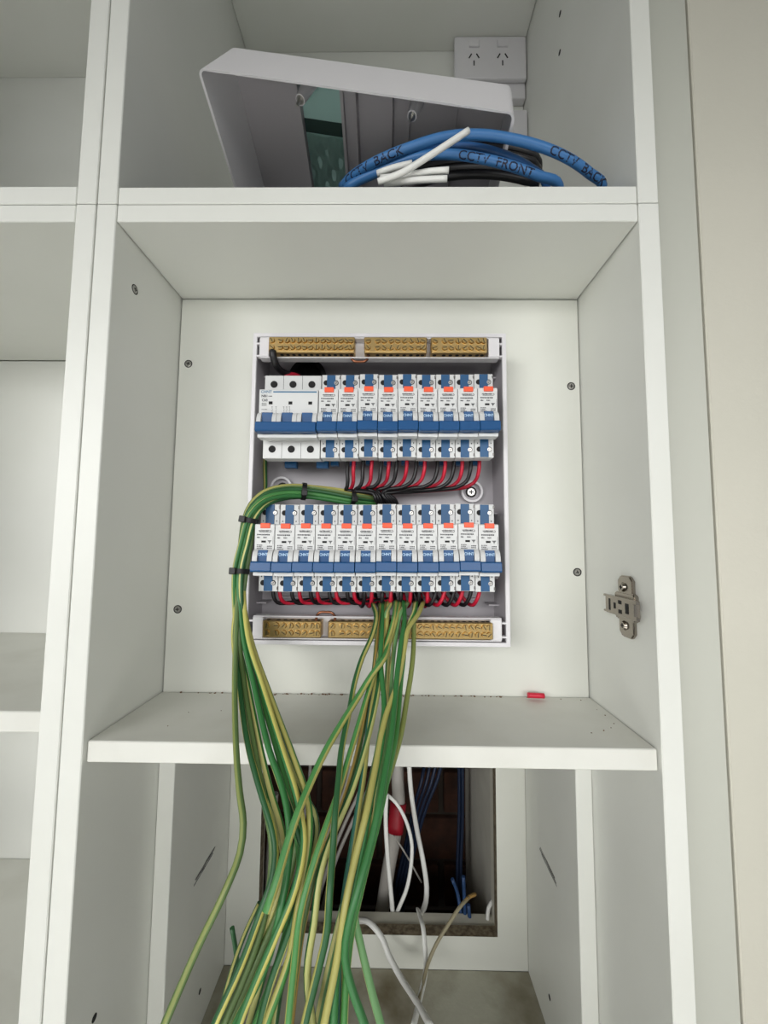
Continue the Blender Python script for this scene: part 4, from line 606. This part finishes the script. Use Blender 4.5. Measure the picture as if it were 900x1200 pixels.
for k, p in enumerate([[[0.1113,0.31,-0.4962],[0.1188,0.31,-0.515],[0.1231,0.3,-0.5435]],[[0.1259,0.3,-0.4845],[0.127,0.3,-0.5112],[0.128,0.3,-0.5446]],[[0.1321,0.295,-0.5184],[0.1332,0.295,-0.5321],[0.1344,0.295,-0.5412]]]): cable('cable', p, 0.0026, 'catm', 'short blue cable end low in the wall opening, %s' % ('left', 'middle', 'right')[k], 'blue cable ends')

# ---------------------------------------------------------------- things on the shelf
tag(obj('insulation_offcut', tube([[0.1552,0.098,-0.153],[0.1715,0.098,-0.1535]], 0.0026, 12, 0.004), 'wred'), 'short red insulation offcut lying at the back of the shelf', 'offcut')
bm = bmesh.new()
def crumb(x, y, z, s):
    m_ = Matrix.Translation((x, y, z + s*0.4)) @ Matrix.Rotation(random.uniform(0, 3), 4, 'Z') @ Matrix.Diagonal((s*random.uniform(0.7, 1.8), s, s*random.uniform(0.5, 1), 1))
    bmesh.ops.create_icosphere(bm, subdivisions=1, radius=1, matrix=m_)
for k in range(90):
    x = random.triangular(-0.21, 0.20, -0.05); crumb(x, D0 - 0.0028 - abs(random.gauss(0, 0.0012)), ZL, random.uniform(0.0004, 0.0011))
for x, y in ((-0.165, 0.055), (-0.145, 0.058), (-0.175, 0.03), (0.196, 0.03), (0.185, 0.028), (0.208, 0.038), (0.211, 0.05), (0.213, 0.065), (0.214, 0.075), (0.19, 0.098), (0.205, 0.1)):
    for q in range(1): crumb(x + random.gauss(0, 0.002), y + random.gauss(0, 0.002), ZL, random.uniform(0.0004, 0.0007))
co = obj('sawdust_crumbs', bm, 'crumb'); co['kind'] = 'stuff'; tag(co, 'brown sawdust crumbs scattered along the back of the shelf', 'crumbs')

# ---------------------------------------------------------------- loose enclosure cover in the upper cabinet
L_, WD, H_ = 0.300, 0.249, 0.0543
lid = thing('enclosure_cover', 'white plastic switchboard cover lying open side down in the upper cabinet', 'cover')
lid.matrix_world = Matrix.Translation((-0.1697, 0.0195, 0.4416)) @ Matrix.Rotation(0.0119, 4, 'Z') @ Matrix.Rotation(-0.2847, 4, 'X') @ Matrix.Rotation(0.2319, 4, 'Y')
dr, wt = 0.008, 0.0026
bm = bmesh.new()
def loop(ins, c, rad):
    x0, x1, y0, y1 = ins, L_-ins, ins*0.6, WD-ins*0.6; out = []
    for cx, cy, a0 in ((x1-rad, y0+rad, -PI/2), (x1-rad, y1-rad, 0), (x0+rad, y1-rad, PI/2), (x0+rad, y0+rad, PI)):
        for q in range(5): a = a0 + PI/2*q/4; out.append((cx + rad*math.cos(a), cy + rad*math.sin(a), c))
    return out
V = [[bm.verts.new(p) for p in q] for q in (loop(0, 0, 0.007), loop(dr, H_, 0.007), loop(wt, 0, 0.0045), loop(dr+wt, H_-wt, 0.0045))]
nn = len(V[0])
for k in range(nn):
    n_ = (k+1) % nn
    bm.faces.new((V[0][k], V[0][n_], V[1][n_], V[1][k])); bm.faces.new((V[2][k], V[3][k], V[3][n_], V[2][n_])); bm.faces.new((V[0][k], V[2][k], V[2][n_], V[0][n_])); bm.faces.new((V[1][k], V[1][n_], V[3][n_], V[3][k]))
bmesh.ops.recalc_face_normals(bm, faces=bm.faces[:])
smooth(obj('skirt', bm, 'abs', lid), 0.5)
# face of the cover: a plate with two long breaker windows
wins = [(0.078, 0.123), (0.196, 0.241)]; wb0, wb1 = 0.022, 0.236
bm = bmesh.new(); xs = [dr+wt, wins[0][0], wins[0][1], wins[1][0], wins[1][1], L_-dr-wt]; ys = [dr*0.6+wt, wb0, wb1, WD-dr*0.6-wt]
for i in range(5):
    for j in range(3):
        if i in (1, 3) and j == 1: continue
        addbox(bm, xs[i], xs[i+1], ys[j], ys[j+1], H_-wt, H_)
bmesh.ops.remove_doubles(bm, verts=bm.verts[:], dist=1e-6)
obj('front_plate', bm, 'abs_grey', lid)
for k, (a, b) in enumerate(wins):
    bm = bmesh.new()
    for q in ((a-0.003, a, wb0-0.003, wb1+0.003), (b, b+0.003, wb0-0.003, wb1+0.003), (a, b, wb0-0.003, wb0), (a, b, wb1, wb1+0.003)): addbox(bm, q[0], q[1], q[2], q[3], H_-0.0075, H_-wt)
    obj('window_frame', bm, 'abs_grey', lid)
    pane = obj('window_pane', box(a-0.001, b+0.001, wb0-0.001, wb1+0.001, H_+0.0002, H_+0.0016, 0), 'teal' if k == 0 else 'abs_grey', lid)
    if k == 0:
        obj('dark_strip', box(a, b, 0.052, 0.064, H_-0.0006, H_+0.0001, 0), 'tealdark', pane)
        bm = bmesh.new(); nx, ny = 12, 22; g = {}
        for i in range(nx+1):
            for j in range(ny+1):
                x = a+0.0015 + (b-a-0.003)*i/nx; y = 0.0645 + 0.08*j/ny
                g[i, j] = bm.verts.new((x, y, H_-0.0032 + 0.0012*math.sin(i*0.9 + j*0.7) + 0.0010*math.sin(i*1.7-j*0.45) + 0.0006*random.random() + 0.002*min(1, j/6)))
        for i in range(nx):
            for j in range(ny): bm.faces.new((g[i, j], g[i+1, j], g[i+1, j+1], g[i, j+1]))
        bmesh.ops.solidify(bm, geom=bm.faces[:], thickness=0.0003)
        smooth(obj('crumpled_film', bm, 'film', pane), 1.2)
for a in (0.140, 0.178): obj('rib', box(a-0.001, a+0.001, 0.008, WD-0.008, H_-0.012, H_-wt, 0), 'abs_grey', lid)
for a, b in ((0.094, 0.018), (0.205, 0.018), (0.094, 0.231), (0.205, 0.231)):
    bm = bmesh.new(); addcyl(bm, (a, b, 0.012), (0, 0, 1), 0.0046, H_-0.014, 18, 0.0075); bm.normal_update()
    po = smooth(obj('screw_post', bm, 'abs', lid))
    bm = bmesh.new(); addcyl(bm, (a, b, 0.0135), (0, 0, -1), 0.0036, 0.002, 16); addcyl(bm, (a, b, 0.0118), (0, 0, -1), 0.0017, 0.010, 12, 0.0012, 1)
    smooth(obj('screw', bm, ['steel', 'steel'], po))

# ---------------------------------------------------------------- cable coil in the upper cabinet
def path_at(P, s):
    acc = 0
    for i in range(len(P)-1):
        l = (P[i+1]-P[i]).length
        if acc + l >= s: return P[i].lerp(P[i+1], (s-acc)/l), (P[min(i+2, len(P)-1)] - P[max(i-1, 0)]).normalized()
        acc += l
    return P[-1], (P[-1]-P[-2]).normalized()
def write_on(cab_, pts, r, body, s0, size, spacing=1.0):
    # pen lettering wrapped on the cable jacket, facing the room
    P = resample(pts, 0.004); me = textmesh(body, size, 0.0, 'LEFT', 0.00013)
    bm = bmesh.new(); bm.from_mesh(me); bmesh.ops.triangulate(bm, faces=bm.faces[:]); bmesh.ops.subdivide_edges(bm, edges=[e for e in bm.edges if e.calc_length() > 0.0012], cuts=1)
    for v in bm.verts:
        p, t = path_at(P, s0 + v.co.x*spacing)
        n = Vector((0, -0.70, -0.71)); n = (n - t*n.dot(t)).normalized(); b = n.cross(t)
        if b.z < 0: b = -b
        a = max(-1.35, min(1.35, v.co.y/r)); v.co = p + (n*math.cos(a) + b*math.sin(a))*(r + 0.00018)
    o = obj('handwriting', bm, 'ink2', cab_); bpy.data.meshes.remove(me); return o
M['ink2'] = mat('navy_marker', (16, 22, 48), 0.6)
B1 = [[-0.0367,0.06,0.3605],[-0.0257,0.046,0.3578],[-0.01,0.034,0.3564],[0.008,0.025,0.3566],[0.0298,0.018,0.3584],[0.0601,0.013,0.3628],[0.0903,0.011,0.363],[0.1208,0.012,0.3598],[0.1522,0.015,0.3539],[0.1772,0.02,0.3474],[0.198,0.028,0.342],[0.2132,0.036,0.3377],[0.207,0.085,0.322],[0.205,0.14,0.312],[0.16,0.2,0.309],[0.06,0.235,0.309],[-0.03,0.215,0.313],[-0.068,0.16,0.33],[-0.065,0.1,0.37]]; B2 = [[-0.0319,0.05,0.3491],[-0.0188,0.044,0.3514],[-0.0019,0.037,0.3524],[0.0184,0.029,0.3538],[0.0418,0.022,0.3542],[0.0685,0.018,0.3515],[0.0953,0.017,0.3462],[0.1224,0.018,0.3397],[0.1468,0.022,0.3345],[0.1704,0.032,0.334],[0.175,0.085,0.312],[0.165,0.14,0.31],[0.11,0.19,0.311],[0.03,0.205,0.311],[-0.04,0.17,0.322],[-0.062,0.12,0.345]]; B3 = [[-0.0058,0.048,0.3643],[0.016,0.04,0.3704],[0.0426,0.032,0.3724],[0.0702,0.028,0.3706],[0.0978,0.027,0.366],[0.1242,0.028,0.3584],[0.1452,0.034,0.3533],[0.1627,0.042,0.3454],[0.165,0.12,0.313],[0.1,0.17,0.318],[0.02,0.17,0.318],[-0.045,0.12,0.345]]
c1 = cable('data_cable', B1, 0.0042, 'cat', 'blue data cable marked CCTV BACK forming the outer loop of the coil', 'coiled data cables', n=14, step=0.005)
write_on(c1, B1, 0.0042, 'CCTV  BACK', 0.012, 0.0098, 1.12)
write_on(c1, B1, 0.0042, 'CCTV  BACK', 0.208, 0.0098, 1.1)
c2 = cable('data_cable', B2, 0.0042, 'cat', 'blue data cable marked CCTV FRONT in the front of the coil', 'coiled data cables', n=14, step=0.005)
write_on(c2, B2, 0.0042, 'CCTV  FRONT', 0.112, 0.0098, 1.1)
cable('data_cable', B3, 0.0040, 'cat2', 'unmarked darker blue data cable behind the marked ones in the coil', 'coiled data cables', n=12, step=0.005)
for k, p in enumerate([[[0.0295,0.045,0.3701],[0.056,0.043,0.3823],[0.0848,0.041,0.3846],[0.1175,0.04,0.3825],[0.1425,0.041,0.3781],[0.1586,0.049,0.3756],[0.15,0.11,0.335],[0.1,0.15,0.325],[0.03,0.14,0.325],[0.012,0.105,0.345]],[[0.0278,0.0435,0.3618],[0.0558,0.0415,0.3731],[0.0844,0.0395,0.3754],[0.117,0.0385,0.3733],[0.1418,0.0395,0.369],[0.157,0.0475,0.3679],[0.146,0.11,0.331],[0.1,0.15,0.323],[0.03,0.14,0.323],[0.012,0.105,0.34099999999999997]],[[0.0261,0.042,0.3535],[0.0556,0.04,0.364],[0.0841,0.038,0.3663],[0.1164,0.037,0.3643],[0.1411,0.038,0.3599],[0.1555,0.046,0.3603],[0.142,0.11,0.327],[0.1,0.15,0.321],[0.03,0.14,0.321],[0.012,0.105,0.33699999999999997]],[[0.0244,0.0405,0.3452],[0.0554,0.0385,0.355],[0.0837,0.0365,0.3573],[0.1159,0.0355,0.3553],[0.1404,0.0365,0.351],[0.1539,0.0445,0.3528],[0.13799999999999998,0.11,0.323],[0.1,0.15,0.319],[0.03,0.14,0.319],[0.012,0.105,0.33299999999999996]],[[0.0228,0.039,0.3371],[0.0553,0.037,0.3461],[0.0834,0.035,0.3484],[0.1154,0.034,0.3464],[0.1398,0.035,0.3422],[0.1524,0.043,0.3453],[0.134,0.11,0.319],[0.1,0.15,0.317],[0.03,0.14,0.317],[0.012,0.105,0.32899999999999996]]]): cable('cable', p, 0.0036, 'wblack', 'black cable loop inside the blue coil, %s from the top' % NTH[k], 'black cable loops', n=10)
sl = ['long white cable offcut slanting up across the blue coil', 'shortest white cable offcut lying left in the coil', 'white cable offcut with open end above the lowest one', 'lowest white cable offcut lying on the cabinet edge']
for k, p in enumerate([[[0.0018,0.004,0.3116],[0.0217,0.0,0.3155],[0.0398,-0.001,0.3262],[0.058,-0.002,0.3377],[0.0792,-0.002,0.3526]],[[0.0006,0.016,0.3311],[0.0144,0.012,0.3323],[0.0317,0.01,0.3347]],[[0.0038,0.013,0.3236],[0.0294,0.008,0.3218],[0.0479,0.006,0.323],[0.0632,0.004,0.3221]],[[0.0069,0.01,0.3158],[0.0367,0.006,0.315],[0.0617,0.004,0.3142]]]):
    t = cable('cable_offcut', p, 0.0026, 'whitec', sl[k], 'white cable offcuts', n=12, step=0.004)
    e = Vector(p[-1]); d = (e - Vector(p[-2])).normalized()
    bm = bmesh.new(); addcyl(bm, e - d*0.0002, d, 0.0016, 0.0003, 10); obj('cut_end', bm, 'greyc', t)

# ---------------------------------------------------------------- power outlet in the upper cabinet
po = thing('power_outlet', 'white double power outlet on the back wall of the upper cabinet', 'power outlet')
obj('mounting_block', box(0.112, 0.2215, D1-0.012, D1-0.0002, 0.690, 0.786, 0.002, 2), 'abs', po)
obj('faceplate', box(0.110, 0.2215, D1-0.020, D1-0.0121, 0.714, 0.7865, 0.0025, 2), 'abs', po)
for c in (0.140, 0.184):
    sw = obj('switch', box(c-0.008, c+0.008, D1-0.0225, D1-0.0198, 0.766, 0.777, 0.001, 2), 'abs', po)
    bm = bmesh.new()
    for dx, dz, an, hh in ((-0.0058, 0.0, -0.5, 0.0042), (0.0058, 0.0, 0.5, 0.0042), (0.0, -0.012, 0.0, 0.0042)):
        v, f = addbox(bm, -0.0009, 0.0009, D1-0.0204, D1-0.0199, -hh, hh)
        bmesh.ops.rotate(bm, verts=v, cent=(0, 0, 0), matrix=Matrix.Rotation(-an, 3, 'Y')); bmesh.ops.translate(bm, verts=v, vec=(c+dx, 0, 0.752+dz))
    obj('pin_slots', bm, 'hole', po)['kind'] = 'stuff'
jb = thing('junction_box', 'small white wall box below the power outlet', 'box')
obj('cover', box(0.199, 0.2215, D1-0.018, D1-0.0002, 0.560, 0.664, 0.002, 2), 'abs', jb)
